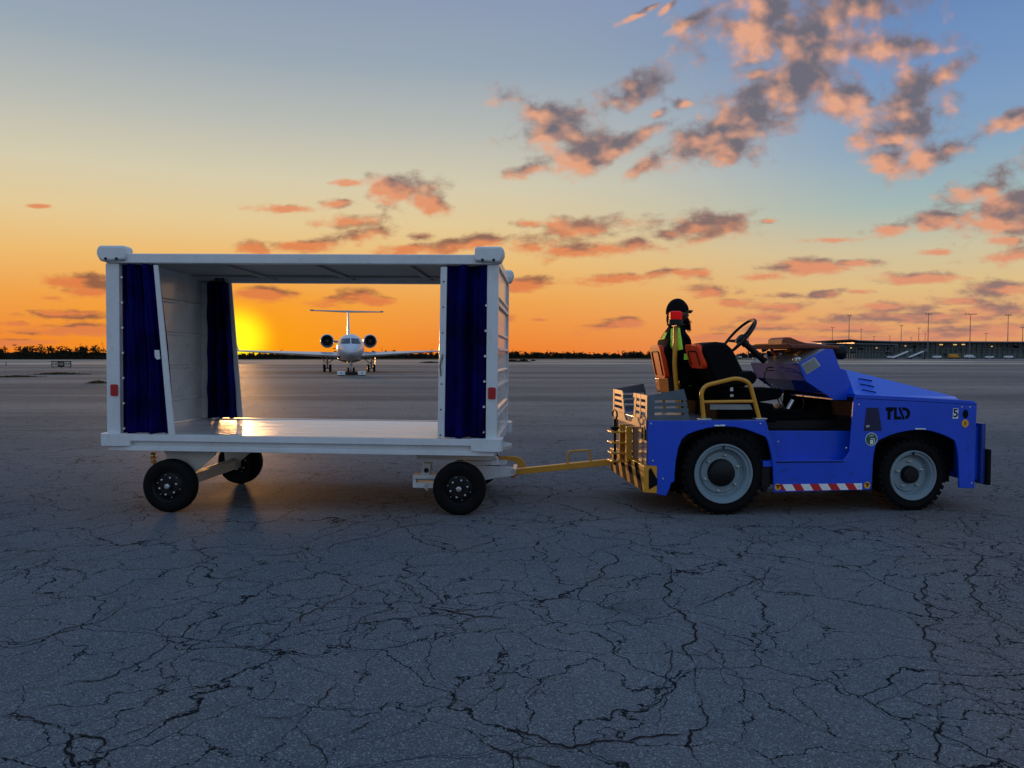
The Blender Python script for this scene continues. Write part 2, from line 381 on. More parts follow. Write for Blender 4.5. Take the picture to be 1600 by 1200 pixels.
# ================================================================== ground
def ground_material():
    m = bpy.data.materials.new("cracked_asphalt"); m.use_nodes = True; nt = m.node_tree; nt.nodes.clear(); N = NB(nt)
    P = N.n('ShaderNodeNewGeometry').outputs['Position']
    b = N.n('ShaderNodeBsdfPrincipled'); o = N.n('ShaderNodeOutputMaterial'); N.l.new(b.outputs[0], o.inputs[0])
    sp = N.n('ShaderNodeSeparateXYZ'); N.l.new(P, sp.inputs[0]); px, py, _ = sp.outputs
    big = N.noise(P, 0.22, 5, 0.6); med = N.noise(P, 1.3, 6, 0.62); fine = N.noise(P, 18, 6, 0.7)
    streak = N.noise(N.v('MULTIPLY', P, (0.012, 0.09, 1)), 1.0, 6, 0.65)
    base = N.mix(N.sstep(big, 0.3, 0.7), (0.098, 0.106, 0.122), (0.160, 0.158, 0.168))
    base = N.mix(N.m('MULTIPLY', N.sstep(med, 0.35, 0.7), 0.55), base, (0.125, 0.118, 0.112))
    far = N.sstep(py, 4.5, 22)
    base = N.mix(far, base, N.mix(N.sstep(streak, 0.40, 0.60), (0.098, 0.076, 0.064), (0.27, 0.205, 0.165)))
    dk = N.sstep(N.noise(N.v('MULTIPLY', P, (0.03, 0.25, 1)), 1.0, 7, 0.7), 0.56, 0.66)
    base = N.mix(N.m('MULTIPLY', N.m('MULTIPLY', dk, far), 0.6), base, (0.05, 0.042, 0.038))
    # seam strip with tired, browner asphalt on the right
    sx = N.m('SUBTRACT', px, N.m('ADD', N.m('MULTIPLY', py, 0.46), 0.23))
    sx = N.m('ADD', sx, N.m('MULTIPLY', N.m('SUBTRACT', med, 0.5), 0.5))
    strip = N.m('MULTIPLY', N.sstep(sx, -0.1, 0.25), N.sstep(py, 14, 7))
    base = N.mix(N.m('MULTIPLY', strip, 0.7), base, (0.165, 0.135, 0.125))
    # aggregate
    vo = N.n('ShaderNodeTexVoronoi'); vo.inputs['Scale'].default_value = 185; N.l.new(P, vo.inputs['Vector'])
    hs = N.n('ShaderNodeSeparateColor'); N.l.new(vo.outputs['Color'], hs.inputs[0])
    stone = N.sstep(hs.outputs[0], 0.70, 1.0)
    base = N.mix(N.m('MULTIPLY', stone, 0.55), base, (0.36, 0.37, 0.38))
    base = N.mix(N.m('MULTIPLY', N.sstep(hs.outputs[1], 0.62, 1.0), 0.62), base, (0.035, 0.036, 0.04))
    base = N.mix(N.m('MULTIPLY', N.sstep(fine, 0.56, 0.78), 0.4), base, (0.05, 0.05, 0.055))
    # cracks
    dn = N.noise(P, 1.1, 3, 0.55, out='Color'); dn2 = N.noise(P, 7.0, 4, 0.65, out='Color'); dn3 = N.noise(P, 40.0, 3, 0.6, out='Color')
    Q = N.v('ADD', P, N.v('SCALE', N.v('SUBTRACT', dn, (0.5, 0.5, 0.5)), sc=1.0))
    Q = N.v('ADD', Q, N.v('SCALE', N.v('SUBTRACT', dn2, (0.5, 0.5, 0.5)), sc=0.17))
    Q = N.v('ADD', Q, N.v('SCALE', N.v('SUBTRACT', dn3, (0.5, 0.5, 0.5)), sc=0.016))
    def cr(scale, w0, w1, mask, off):
        v = N.n('ShaderNodeTexVoronoi'); v.feature = 'DISTANCE_TO_EDGE'; v.voronoi_dimensions = '2D'; v.inputs['Scale'].default_value = scale
        N.put(v.inputs['Vector'], N.v('ADD', Q, off))
        wn = N.m('MULTIPLY', N.sstep(mask, 0.34, 0.62), w1*scale); wn = N.m('ADD', wn, w0*scale)
        return N.m('SUBTRACT', 1.0, N.m('DIVIDE', v.outputs['Distance'], N.m('MAXIMUM', wn, 1e-4)), clamp=True)
    m1 = N.noise(P, 0.9, 4, 0.6); m2 = N.noise(N.v('ADD', P, (31, 7, 0)), 0.7, 4, 0.6)
    k1 = N.m('MULTIPLY', cr(1.15, 0.0050, 0.0040, m1, (0.3, 0.1, 0)), N.sstep(m1, 0.05, 0.20))
    k2 = N.m('MULTIPLY', cr(2.7, 0.0034, 0.0026, m2, (5.1, 2.2, 0)), N.sstep(N.m('ADD', m2, N.m('MULTIPLY', strip, 0.14)), 0.28, 0.40))
    k3 = N.m('MULTIPLY', cr(6.0, 0.0018, 0.0020, m2, (1.1, 9.2, 0)), N.sstep(N.m('ADD', m2, N.m('MULTIPLY', strip, 0.16)), 0.50, 0.62))
    crk = N.m('MAXIMUM', N.m('MAXIMUM', k1, k2), k3)
    crc = N.sstep(crk, 0.0, 0.55)
    base = N.mix(N.m('MULTIPLY', crc, 0.92), base, (0.008, 0.008, 0.010))
    # long construction joints across the apron
    jd = N.m('ABSOLUTE', N.m('SUBTRACT', N.m('FRACT', N.m('ADD', N.m('MULTIPLY', N.m('ADD', py, N.m('MULTIPLY', px, -0.10)), 0.105), N.m('MULTIPLY', N.m('SUBTRACT', dn, 0.5), 0.02))), 0.5))
    j = N.m('MULTIPLY', N.sstep(jd, 0.008, 0.002), N.m('MULTIPLY', N.sstep(py, 9.5, 12), N.sstep(big, 0.36, 0.5)))
    base = N.mix(N.m('MULTIPLY', j, 0.6), base, (0.02, 0.02, 0.022))
    # stains and drips
    st = N.sstep(N.noise(N.v('ADD', P, (4.4, 9.1, 0)), 0.55, 6, 0.6), 0.60, 0.70)
    base = N.mix(N.m('MULTIPLY', st, 0.35), base, (0.045, 0.046, 0.05))
    N.put(b.inputs['Base Color'], base)
    N.put(b.inputs['Roughness'], N.m('ADD', 0.68, N.m('MULTIPLY', N.m('SUBTRACT', med, 0.5), 0.25)))
    N.put(b.inputs['Specular IOR Level'], N.m('MULTIPLY', N.sstep(py, 5, 30), 0.12))
    hgt = N.noise(P, 45, 6, 0.75)
    bp = N.n('ShaderNodeBump'); bp.inputs['Strength'].default_value = 1.0; bp.inputs['Distance'].default_value = 0.005
    N.put(bp.inputs['Height'], hgt); N.l.new(bp.outputs[0], b.inputs['Normal'])
    return m
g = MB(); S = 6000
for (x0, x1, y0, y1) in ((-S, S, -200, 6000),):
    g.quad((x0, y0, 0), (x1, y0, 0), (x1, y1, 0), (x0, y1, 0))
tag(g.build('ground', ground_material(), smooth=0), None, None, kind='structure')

# traced cracks: jagged dark fissures, each a strip a few millimetres proud of the asphalt sheet
TR = [ # (width m, photo pixels along the crack)
 (0.016, [(1035,800),(1010,830),(1020,855),(1034,870),(1030,880),(1048,905),(1050,925),(1048,950),(1070,968),(1088,975),(1086,990),(1066,1010),(1080,1030),(1086,1055),(1085,1078),(1096,1095),(1100,1115),(1103,1138),(1078,1142),(1074,1165),(1082,1180),(1094,1200)]),
 (0.013, [(935,832),(925,855),(960,868),(962,880),(945,898),(918,910),(903,930),(905,950),(915,966)]),
 (0.007, [(915,966),(960,975),(1010,985),(1040,1005),(1048,1030),(1040,1055),(1045,1085),(1030,1110),(1028,1138)]),
 (0.007, [(903,958),(860,965),(800,972)]),
 (0.010, [(1450,900),(1445,930),(1455,960),(1470,975),(1462,1010),(1470,1040),(1468,1060),(1478,1070),(1470,1100),(1475,1130),(1470,1165),(1472,1200)]),
 (0.010, [(1500,800),(1512,850),(1518,900),(1530,940),(1545,975),(1558,1000),(1550,1040)]),
 (0.006, [(1495,1060),(1530,1090),(1560,1105),(1600,1140)]),
 (0.012, [(0,1121),(35,1122),(60,1130),(102,1138),(110,1150),(103,1170),(112,1190),(118,1200)]),
 (0.010, [(102,1138),(130,1128),(220,1110),(226,1096),(250,1080),(262,1074),(276,1050),(274,1032),(300,1010),(345,985),(380,965),(410,955),(445,945),(468,935)]),
 (0.010, [(108,1150),(160,1155),(165,1162),(150,1175),(165,1190),(172,1200)]),
 (0.007, [(165,1155),(220,1140),(270,1125),(320,1105),(350,1100),(385,1122),(455,1122),(490,1105),(570,1110),(650,1105),(690,1090)]),
 (0.009, [(0,1085),(60,1076),(90,1072),(140,1066),(175,1058),(210,1040),(245,1020),(262,995),(270,988)]),
 (0.008, [(0,1008),(38,1005),(75,995),(118,980),(170,965),(215,955),(290,940),(340,920),(372,900),(410,890)]),
 (0.006, [(0,945),(50,935),(100,925),(150,922),(185,935),(190,950),(172,965)]),
 (0.006, [(0,870),(60,862),(130,848),(165,838),(205,820),(222,800),(215,785)]),
 (0.007, [(300,840),(303,855),(330,865),(395,868),(455,866),(500,860),(550,845),(590,838),(640,822),(700,815)]),
 (0.009, [(470,975),(480,960),(520,940),(555,920),(615,905),(650,890),(700,872),(760,850),(800,838)]),
 (0.010, [(410,1030),(424,1005),(405,985),(418,970),(470,975)]),
 (0.011, [(500,1108),(512,1085),(525,1062),(490,1045),(460,1035),(450,1020)]),
 (0.010, [(690,1090),(740,1105),(760,1088),(790,1065),(795,1040),(785,1020),(800,1005)]),
 (0.010, [(655,945),(700,955),(740,965),(800,966)]),
 (0.008, [(615,905),(660,935),(655,945)]),
 (0.012, [(730,1140),(750,1155),(770,1170),(800,1185),(850,1195),(880,1200)]),
 (0.008, [(800,1135),(840,1150),(890,1170),(915,1165),(975,1160),(1030,1150),(1074,1150)]),
 (0.006, [(460,1125),(470,1145),(484,1165),(505,1178),(507,1200)]),
 (0.006, [(484,1168),(530,1150),(575,1130),(640,1110)]),
 (0.006, [(1075,950),(1130,930),(1165,915),(1195,900),(1230,880)]),
 (0.005, [(1088,968),(1130,985),(1128,998),(1175,1010),(1215,1025)]),
 (0.005, [(1066,1010),(1110,1030),(1150,1050),(1160,1075),(1150,1100),(1130,1115),(1128,1130),(1103,1138)]),
 (0.006, [(1330,1020),(1350,1045),(1400,1085),(1450,1105),(1470,1110)]),
]
cb = bmesh.new(); rnd = random.Random(3)
def refine(P, depth):
    for _ in range(depth):
        Q = [P[0]]
        for a, b in zip(P, P[1:]):
            L = (b-a).length; n = Vector((-(b-a).y, (b-a).x, 0)).normalized() if L > 0 else Vector()
            Q += [(a+b)/2 + n*rnd.uniform(-.17, .17)*L, b]
        P = Q
    return P
for w, L in TR:
    a0, a1 = ground(*L[0]), ground(*L[-1]); w *= 0.45 + 0.5*abs((a1-a0).normalized().x)
    P = refine([ground(*q) for q in L], 3); n = len(P); pv = None; wn = 1.0
    for i, p in enumerate(P):
        t = (P[min(i+1, n-1)] - P[max(i-1, 0)]).normalized(); nn = Vector((-t.y, t.x, 0))
        wn = max(0.25, min(1.5, wn + rnd.uniform(-.4, .4))); e = min(1, i/3, (n-1-i)/3) if n > 6 else 1
        h = w*0.42*wn*max(0.15, e)
        a = cb.verts.new((p.x + nn.x*h, p.y + nn.y*h, 0.004)); b2 = cb.verts.new((p.x - nn.x*h, p.y - nn.y*h, 0.004))
        if pv: cb.faces.new((pv[0], a, b2, pv[1]))
        pv = (a, b2)
me = bpy.data.meshes.new('pavement_cracks'); cb.to_mesh(me); cb.free()
me.materials.append(mat('crack_void', (0.010, 0.010, 0.012), 0.95, spec=0.1))
pc = bpy.data.objects.new('pavement_cracks', me); COL.objects.link(pc); pc['kind'] = 'structure'

# pale sand and dry grass bands between the apron and the trees
def strip_mat(name, c1, c2, sc):
    m = bpy.data.materials.new(name); m.use_nodes = True; nt = m.node_tree; nt.nodes.clear(); N = NB(nt)
    P = N.n('ShaderNodeNewGeometry').outputs['Position']; b = N.n('ShaderNodeBsdfPrincipled'); o = N.n('ShaderNodeOutputMaterial'); N.l.new(b.outputs[0], o.inputs[0])
    n1 = N.noise(N.v('MULTIPLY', P, (0.25, 1, 1)), sc, 8, 0.65)
    N.put(b.inputs['Base Color'], N.mix(N.sstep(n1, 0.40, 0.60), c1, c2)); b.inputs['Roughness'].default_value = 0.95; b.inputs['Specular IOR Level'].default_value = 0.1
    return m
sand = strip_mat('pale_sand', (0.34, 0.26, 0.20), (0.62, 0.50, 0.40), 0.06)
dry = strip_mat('dry_grass', (0.045, 0.026, 0.012), (0.14, 0.085, 0.04), 0.12)
def band(name, m, x0, x1, ya, yb, z, amp, seed):
    rr = random.Random(seed); b = MB(); n = 90; pr = None
    for i in range(n+1):
        x = x0 + (x1-x0)*i/n; a = ya + amp*(mnoise.noise((x*0.02, seed, 0))*1.6 + rr.uniform(-.15, .15)); c = yb + amp*(mnoise.noise((x*0.02, seed+9, 0))*1.6)
        cur = (b._v((x, a, z)), b._v((x, c, z)))
        if pr: b.bm.faces.new((pr[0], cur[0], cur[1], pr[1]))
        pr = cur
    return tag(b.build(name, m, smooth=0, weld=False), None, None, kind='structure')
band('sand_strip', sand, -420, 125, 128, 330, 0.008, 3, 1)
band('grass_verge', dry, -420, 110, 150, 166, 0.016, 3, 2)
band('grass_strip', dry, -420, 105, 205, 235, 0.016, 6, 3)
band('grass_edge', dry, -420, 150, 300, 620, 0.020, 5, 4)

# ================================================================== materials shared by the vehicles
WHITE = mat('white_paint', (0.62, 0.645, 0.66), 0.38, var=0.035, coat=0.2, dirt=0.30, dirtcol=(0.26, 0.23, 0.19), bump=0.0006, bscale=12)
WHITE_IN = mat('white_panel', (0.66, 0.66, 0.64), 0.30, var=0.03, coat=0.5, dirt=0.08, dirtcol=(0.35, 0.30, 0.22), bump=0.0012, bscale=3)
NAVY = mat('navy_tarpaulin', (0.0015, 0.002, 0.080), 0.75, var=0.3, bump=0.0008, bscale=400, sheen=0.0, spec=0.08)
BLACKR = mat('black_rubber', (0.0055, 0.0055, 0.006), 0.82, var=0.15, bump=0.0008, bscale=160, spec=0.12, dirt=0.12, dirtcol=(0.03, 0.027, 0.024))
BLACKP = mat('black_paint', (0.005, 0.005, 0.006), 0.5, var=0.1, spec=0.25)
STEEL = mat('zinc_steel', (0.55, 0.56, 0.56), 0.35, 0.85, var=0.08)
CREAM = mat('grey_white_chassis_paint', (0.52, 0.51, 0.47), 0.5, var=0.07, dirt=0.35, dirtcol=(0.12, 0.09, 0.06), bump=0.001, bscale=30)
YELLOW = mat('yellow_ochre_paint', (0.62, 0.27, 0.012), 0.42, var=0.06, dirt=0.25, dirtcol=(0.10, 0.06, 0.03), coat=0.2)
REDREF = mat('red_reflector', (0.40, 0.006, 0.006), 0.25, var=0.02, bump=0.0006, bscale=300)
BRASS = mat('brass_chain', (0.55, 0.35, 0.10), 0.3, 0.9)

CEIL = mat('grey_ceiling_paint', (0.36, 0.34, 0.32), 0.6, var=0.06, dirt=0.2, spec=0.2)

# ================================================================== baggage cart
cp0, cp1 = ground(262, 801.5), ground(718, 806)
CYAW = math.atan2(cp1.y-cp0.y, cp1.x-cp0.x); CTILT = R(0.55)
CF = Frame(cp0, CYAW, CTILT)
cart = thing('baggage_cart', 'white covered baggage cart with blue side curtains drawn open, hitched to the blue tractor', 'baggage cart', M=CF.M)
def cz(px, py, y=0.0): return CF.p(px, py, y)[1]
def cx(px, py, y=0.0): return CF.p(px, py, y)[0]
CW = 1.72                                            # width of the body
X0, X1 = cx(165.5, 560), cx(777.5, 560)              # ends of the body
ZD = cz(400, 681)                                    # top of the deck edge
ZT, ZR = cz(450, 412.5), cz(450, 397)                # underside and top of the roof beam
# deck
d = MB(); d.box((X0+.03, .035, ZD-.05), (X1-.03, CW-.035, ZD-.006))
deck_m = bpy.data.materials.new('scuffed_aluminium_deck'); deck_m.use_nodes = True; nt = deck_m.node_tree; nt.nodes.clear(); N = NB(nt)
t_ = N.n('ShaderNodeTexCoord').outputs['Object']; b_ = N.n('ShaderNodeBsdfPrincipled'); o_ = N.n('ShaderNodeOutputMaterial'); N.l.new(b_.outputs[0], o_.inputs[0])
n1 = N.noise(N.v('MULTIPLY', t_, (1.2, 9, 1)), 2.0, 7, 0.65); n2 = N.noise(N.v('MULTIPLY', t_, (0.8, 30, 1)), 3.0, 6, 0.7)
scr = N.sstep(n2, 0.60, 0.70)
N.put(b_.inputs['Base Color'], N.mix(scr, N.mix(N.sstep(n1, 0.35, 0.65), (0.80, 0.79, 0.78), (0.97, 0.96, 0.94)), (0.42, 0.39, 0.36)))
b_.inputs['Metallic'].default_value = 0.8
N.put(b_.inputs['Roughness'], N.m('ADD', 0.22, N.m('MULTIPLY', n1, 0.30)))
bp_ = N.n('ShaderNodeBump'); bp_.inputs['Distance'].default_value = 0.035; N.put(bp_.inputs['Height'], N.noise(N.v('MULTIPLY', t_, (1, 3, 1)), 2.2, 4, 0.55)); N.l.new(bp_.outputs[0], b_.inputs['Normal'])
d.build('deck', deck_m, cart, smooth=0)
# side rails: a channel with a top lip, a recessed web and a lower flange
zl0, zl1, zf1, zf0 = ZD, cz(400, 691.5), cz(400, 699), cz(400, 707)
for s_, y0, y1, yi in ((1, -.015, .06, .03), (-1, CW+.015, CW-.06, CW-.03)):
    b = MB(); b.box((X0-.01, y0, zl1), (X1+.01, y1, zl0)); b.box((X0, yi, zf1-.004), (X1, y1, zl1+.004)); b.box((X0+.02, y0+.006*s_, zf0), (X1-.02, y1, zf1))
    b.build('side_rail', WHITE, cart, bevel=.004)
for x in (X0, X1-.06):
    b = MB(); b.box((x, .062, zf1), (x+.06, CW-.062, zl0-.002)); b.build('end_rail', WHITE, cart, bevel=.004)
# lower corner bumpers
for x, sx in ((X0, -1), (X1, 1)):
    for y, sy in ((0, -1), (CW, 1)):
        pl = [(x+sx*.045, y+sy*.045), (x-sx*.10, y+sy*.045), (x-sx*.21, y+sy*.018), (x-sx*.21, y-sy*.03), (x-sx*.03, y-sy*.03), (x-sx*.03, y-sy*.18), (x+sx*.018, y-sy*.18), (x+sx*.045, y-sy*.10)]
        # rounded outer corner
        out = []
        for k in range(7):
            a = math.pi/2*k/6; out.append((x+sx*(.045-.05+.05*math.cos(a)), y+sy*(.045-.05+.05*math.sin(a))))
        pl = out + pl[1:]
        b = MB(); b.prism(pl, zf1-.004, zl0+.006, axis='z'); b.build('corner_bumper', WHITE, cart, bevel=.005)
# corner posts
def post(x0, x1, y0, y1, z1=ZT):
    b = MB(); b.box((x0, y0, ZD+.001), (x1, y1, z1)); return b
pw = .115
PO = {}
for x, sx in ((X0, 1), (X1, -1)):
    for y, sy in ((0, 1), (CW, -1)):
        w = pw if sx > 0 else .092
        b = post(x, x+sx*w, y+sy*.004, y+sy*.075); PO[(sx, sy)] = b.build('corner_post', WHITE, cart, bevel=.006)
for (px, py) in ((178.5, 609.5), (768.5, 614.5)):
    x, z = CF.p(px, py, 0); b = MB(); b.prism(rrect(x-.031, z-.048, x+.031, z+.048, .012), -.006, .003)
    b.build('reflector', REDREF, cart, bevel=.002)
# roof
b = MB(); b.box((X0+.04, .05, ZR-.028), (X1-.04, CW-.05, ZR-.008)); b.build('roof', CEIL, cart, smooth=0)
for y0, y1 in ((-.012, .055), (CW-.055, CW+.012)):
    b = MB(); b.box((X0+.01, y0, ZT), (X1-.01, y1, ZR)); b.build('roof_beam', WHITE, cart, bevel=.010)
for x0, x1 in ((X0, X0+.05), (X1-.05, X1)):
    b = MB(); b.box((x0, .057, ZT), (x1, CW-.057, ZR-.006)); b.build('roof_beam', WHITE, cart, bevel=.008)
for k in range(1, 4):
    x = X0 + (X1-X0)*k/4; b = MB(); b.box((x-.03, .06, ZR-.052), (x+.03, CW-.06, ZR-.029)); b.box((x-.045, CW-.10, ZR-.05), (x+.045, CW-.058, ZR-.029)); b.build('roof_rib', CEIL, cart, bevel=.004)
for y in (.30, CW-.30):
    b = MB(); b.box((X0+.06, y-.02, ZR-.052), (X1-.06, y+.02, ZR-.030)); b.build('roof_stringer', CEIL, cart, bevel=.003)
ZC1, ZC0 = cz(180, 384.5), cz(180, 409.5)
for x, sx in ((X0, -1), (X1, 1)):
    for y, sy in ((0, -1), (CW, 1)):
        xa, xb = x+sx*.048, x-sx*.19
        prof = [(xa-sx*.03, ZC0+.0), (xb, ZC0+.012), (xb, ZC1-.012), (xb+sx*.02, ZC1), (xa-sx*.03, ZC1), (xa-sx*.008, ZC1-.012), (xa, ZC1-.04), (xa, ZC0+.06), (xa-sx*.012, ZC0+.035)]
        b = MB(); b.prism(prof, y+sy*.050, y-sy*.10); cap = b.build('roof_corner_cap', WHITE, cart, bevel=.022, seg=4)
        b = MB()
        for q in (.055, .145): b.lathe([(0, .012), (.004, .012)], c=(x-sx*(q-.02), y+sy*.052 - (.004 if sy > 0 else 0), ZC0+.022), seg=12)
        if sy < 0: b.split('bolt', BLACKP, cap)
        else: b.bm.free()
b = MB(); b.lathe([(0, .009), (.005, .007)], c=(cx(468, 404), -.017, cz(468, 404)), seg=12); b.build('bolt', STEEL, cart)

# end walls: white sheet with pressed horizontal ribs
def end_wall(x, inward, name='end_panel'):
    b = MB(); b.box((x-.006, .076, ZD+.002), (x+.006, CW-.076, ZT+.01))
    o = b.build(name, WHITE_IN, cart, smooth=0)
    H = ZT-ZD
    for f in (.165, .385, .61, .83):
        r_ = MB(); z = ZD+H*f
        r_.prism([(x+.007*inward, z-.022), (x+.026*inward, z-.006), (x+.026*inward, z+.006), (x+.007*inward, z+.022)], .08, CW-.08)
        r_.build('rib', WHITE_IN, o, smooth=0)
    return o
end_wall(X0+.045, 1)
end_wall(X1-.028, 1)
for f in (.13, .30, .52, .78):
    z = ZD+(ZT-ZD)*f; b = MB(); b.box((X1-.02, .078, z-.012), (X1+.004, CW-.078, z+.012)); b.build('end_rail_rib', WHITE, cart, bevel=.003)

# curtains: hanging sheets gathered into folds
def curtain(xa_t, xb_t, xa_b, xb_b, y, seed, folds=5, amp=.10, name='curtain'):
    rr = random.Random(seed); nx, nz = 90, 40; b = bmesh.new(); V = []
    ph = [rr.uniform(0, 6.3) for _ in range(8)]
    zt, zb = ZT-.004, ZD+.006
    for j in range(nz+1):
        t = j/nz; z = zt + (zb-zt)*t; row = []
        for i in range(nx+1):
            s = i/nx; xa = xa_t+(xa_b-xa_t)*t; xb = xb_t+(xb_b-xb_t)*t
            ed = min(1, s*7)*min(1, (1-s)*10+.2)
            w = s + .03*math.sin(5*t+ph[3]) * math.sin(3.1*s)
            f = math.sin(w*folds*2*math.pi + ph[0] + 1.1*math.sin(t*2.4+ph[1])) + .55*math.sin(w*folds*3.7*math.pi + ph[2] + 1.7*t) + .25*math.sin(w*folds*9*math.pi + 3*t + ph[4])
            cr = .35*mnoise.noise((s*5, t*7, seed))
            row.append(b.verts.new((xa + (xb-xa)*s, y + amp*ed*(.62*f + cr), z)))
        V.append(row)
    for j in range(nz):
        for i in range(nx): b.faces.new((V[j][i], V[j+1][i], V[j+1][i+1], V[j][i+1]))
    me = bpy.data.meshes.new(name); b.to_mesh(me); b.free(); me.materials.append(NAVY)
    for p in me.polygons: p.use_smooth = True
    o = bpy.data.objects.new(name, me); COL.objects.link(o); o.parent = cart
    sm = o.modifiers.new('thick', 'SOLIDIFY'); sm.thickness = .003
    return o
def grommets(o, px0, py0, px1, py1, n, y, m=STEEL):
    b = MB()
    for k in range(n):
        t = k/(n-1); x, z = CF.p(px0+(px1-px0)*t, py0+(py1-py0)*t, y)
        b.lathe([(-.003, .004), (-.004, .010), (0, .012)], c=(x, y, z), seg=12)
    return b.split('grommet', m, o)
y_c = .038
c1 = curtain(cx(187, 415), cx(241, 415), cx(189, 679), cx(266, 679), y_c, 1, 2.3, .065)
grommets(c1, 190, 433, 194, 669, 7, .004)
c2 = curtain(cx(697, 415), cx(763, 415), cx(694, 684), cx(761, 684), y_c, 2, 2.1, .065)
grommets(c2, 760, 477, 755, 675, 6, .004)
c3 = curtain(cx(326, 440, CW), cx(361, 440, CW), cx(329, 650, CW), cx(374, 650, CW), CW-.075, 3, 3.0)
c4 = curtain(cx(700, 440, CW), cx(783, 440, CW), cx(699, 650, CW), cx(784, 650, CW), CW-.075, 4, 3.0)
def slat(pts, y0, y1, name='curtain_bar'):
    b = MB(); b.prism(CF.pts(pts, y0), y0, y1); return b.build(name, WHITE, cart, bevel=.003)
s1 = slat([(239.5, 414), (246.5, 414), (273, 680), (263, 680)], -.016, .002)
# the curtain's free edge shows behind the leaning bar
b = MB(); b.prism(CF.pts([(244, 418), (249, 430), (262, 540), (273, 679), (264, 679)], .045), .045, .052); b.build('curtain_edge', NAVY, c1, smooth=0)
s2 = slat([(688.5, 417), (698.5, 417), (694, 685), (683.5, 685)], -.016, .006)
slat([(352, 437), (361, 437), (379, 653), (369, 653)], CW-.03, CW-.012)
slat([(697, 440), (704, 440), (704, 652), (697, 652)], CW-.034, CW-.012)
b = MB(); b.prism(CF.pts([(326, 441), (333, 434), (352, 432), (355, 444), (330, 452)], CW-.03), CW-.055, CW-.02); b.build('curtain_hanger', BLACKP, cart, bevel=.006)
b = MB()
for k in range(7):
    x, z = CF.p(693.5-.9*k, 440+40*k, -.016); b.lathe([(-.003, .006), (.0, .007)], c=(x, -.016, z), seg=10)
b.split('rivet', BLACKP, s2)
b = MB()
for k in range(6):
    x, z = CF.p(331, 488+31*k, CW-.076); b.lathe([(-.003, .006), (.0, .007)], c=(x, CW-.078, z), seg=10)
b.split('rivet', BLACKP, cart)
# white hook latch on the leaning bar
b = MB(); b.prism(CF.pts([(241, 547), (248, 547), (249.5, 561), (245, 562), (242, 558)], -.03), -.030, -.017); b.prism(CF.pts([(243.5, 549), (245.5, 549), (245.5, 556), (243.5, 556)], -.033), -.033, -.030)
b.build('latch', WHITE, s1, bevel=.001)
# door chain on the right bar
b = MB(); rr = random.Random(4)
for k in range(8):
    x, z = CF.p(691.5-1.0*min(k, 4)+.2*k*(k > 4), 556+4.2*k, -.026); c = Vector((x, -.026, z)); a = (k % 2)*math.pi/2+.4
    b.tube([c+Vector((math.cos(u)*.006*math.cos(a), math.cos(u)*.006*math.sin(a), math.sin(u)*.013)) for u in [2*math.pi*j/10 for j in range(10)]], .0022, 6, closed=True)
b.build('chain', BLACKP, s2)

# ---- wheels
def cart_wheel(x, y, r, side, steer=0.0):
    """side -1: face towards the photographer"""
    z = r + x*math.tan(CTILT)
    M = Matrix.Translation((x, y, z)) @ Matrix.Rotation(steer, 4, 'Z')
    w = .125; f = side
    root = MB(); root.M = M
    prof = [(-w*.42, r*.60), (-w*.50, r*.66), (-w*.52, r*.80), (-w*.46, r*.93), (-w*.34, r*.985), (-w*.22, r)]
    tp = prof + [(-t, q) for t, q in prof[::-1]]
    tread = []
    for t, q in tp:
        tread.append((t, q))
    root.lathe(tread, seg=64, caps=False)
    ty = root.build('wheel', BLACKR, cart, smooth=40)
    b = MB(); b.M = M
    b.lathe([(f*w*.44, r*.62), (f*w*.47, r*.60), (f*w*.40, r*.56), (f*w*.30, r*.53), (f*w*.22, r*.50), (f*w*.24, r*.44), (f*w*.36, r*.36), (f*w*.36, r*.16), (f*w*.46, r*.15), (f*w*.47, r*.0001)][::1], seg=48, caps=False)
    rim = b.build('rim', BLACKP, ty)
    b = MB(); b.M = M
    for k in range(6):
        a = R(60*k+15); b.lathe([(f*w*.34, r*.043), (f*w*.46, r*.040), (f*w*.48, r*.02)], c=(math.cos(a)*r*.33, 0, math.sin(a)*r*.33), seg=6)
    for k in range(6):
        a = R(60*k+45); b.lathe([(f*w*.26, r*.022), (f*w*.34, r*.02)], c=(math.cos(a)*r*.44, 0, math.sin(a)*r*.44), seg=8)
    b.split('wheel_nut', STEEL, rim)
    b = MB(); b.M = M; b.lathe([(f*w*.40, r*.11), (f*w*.60, r*.10), (f*w*.66, r*.06), (f*w*.66, r*.0001)], seg=24); b.build('hub_cap', STEEL, rim)
    return ty
RW = (cz(262, 718, .02) - 0)/2
XW0, XW1 = 0.0, cx(718, 764, .05)
TRACK = 1.50
cart_wheel(XW0, .06, RW, -1); cart_wheel(cx(376, 730, TRACK)-.0, TRACK, RW, -1)
cart_wheel(XW1, .06, RW*.985, -1); cart_wheel(XW1+.02, TRACK, RW*.985, -1)

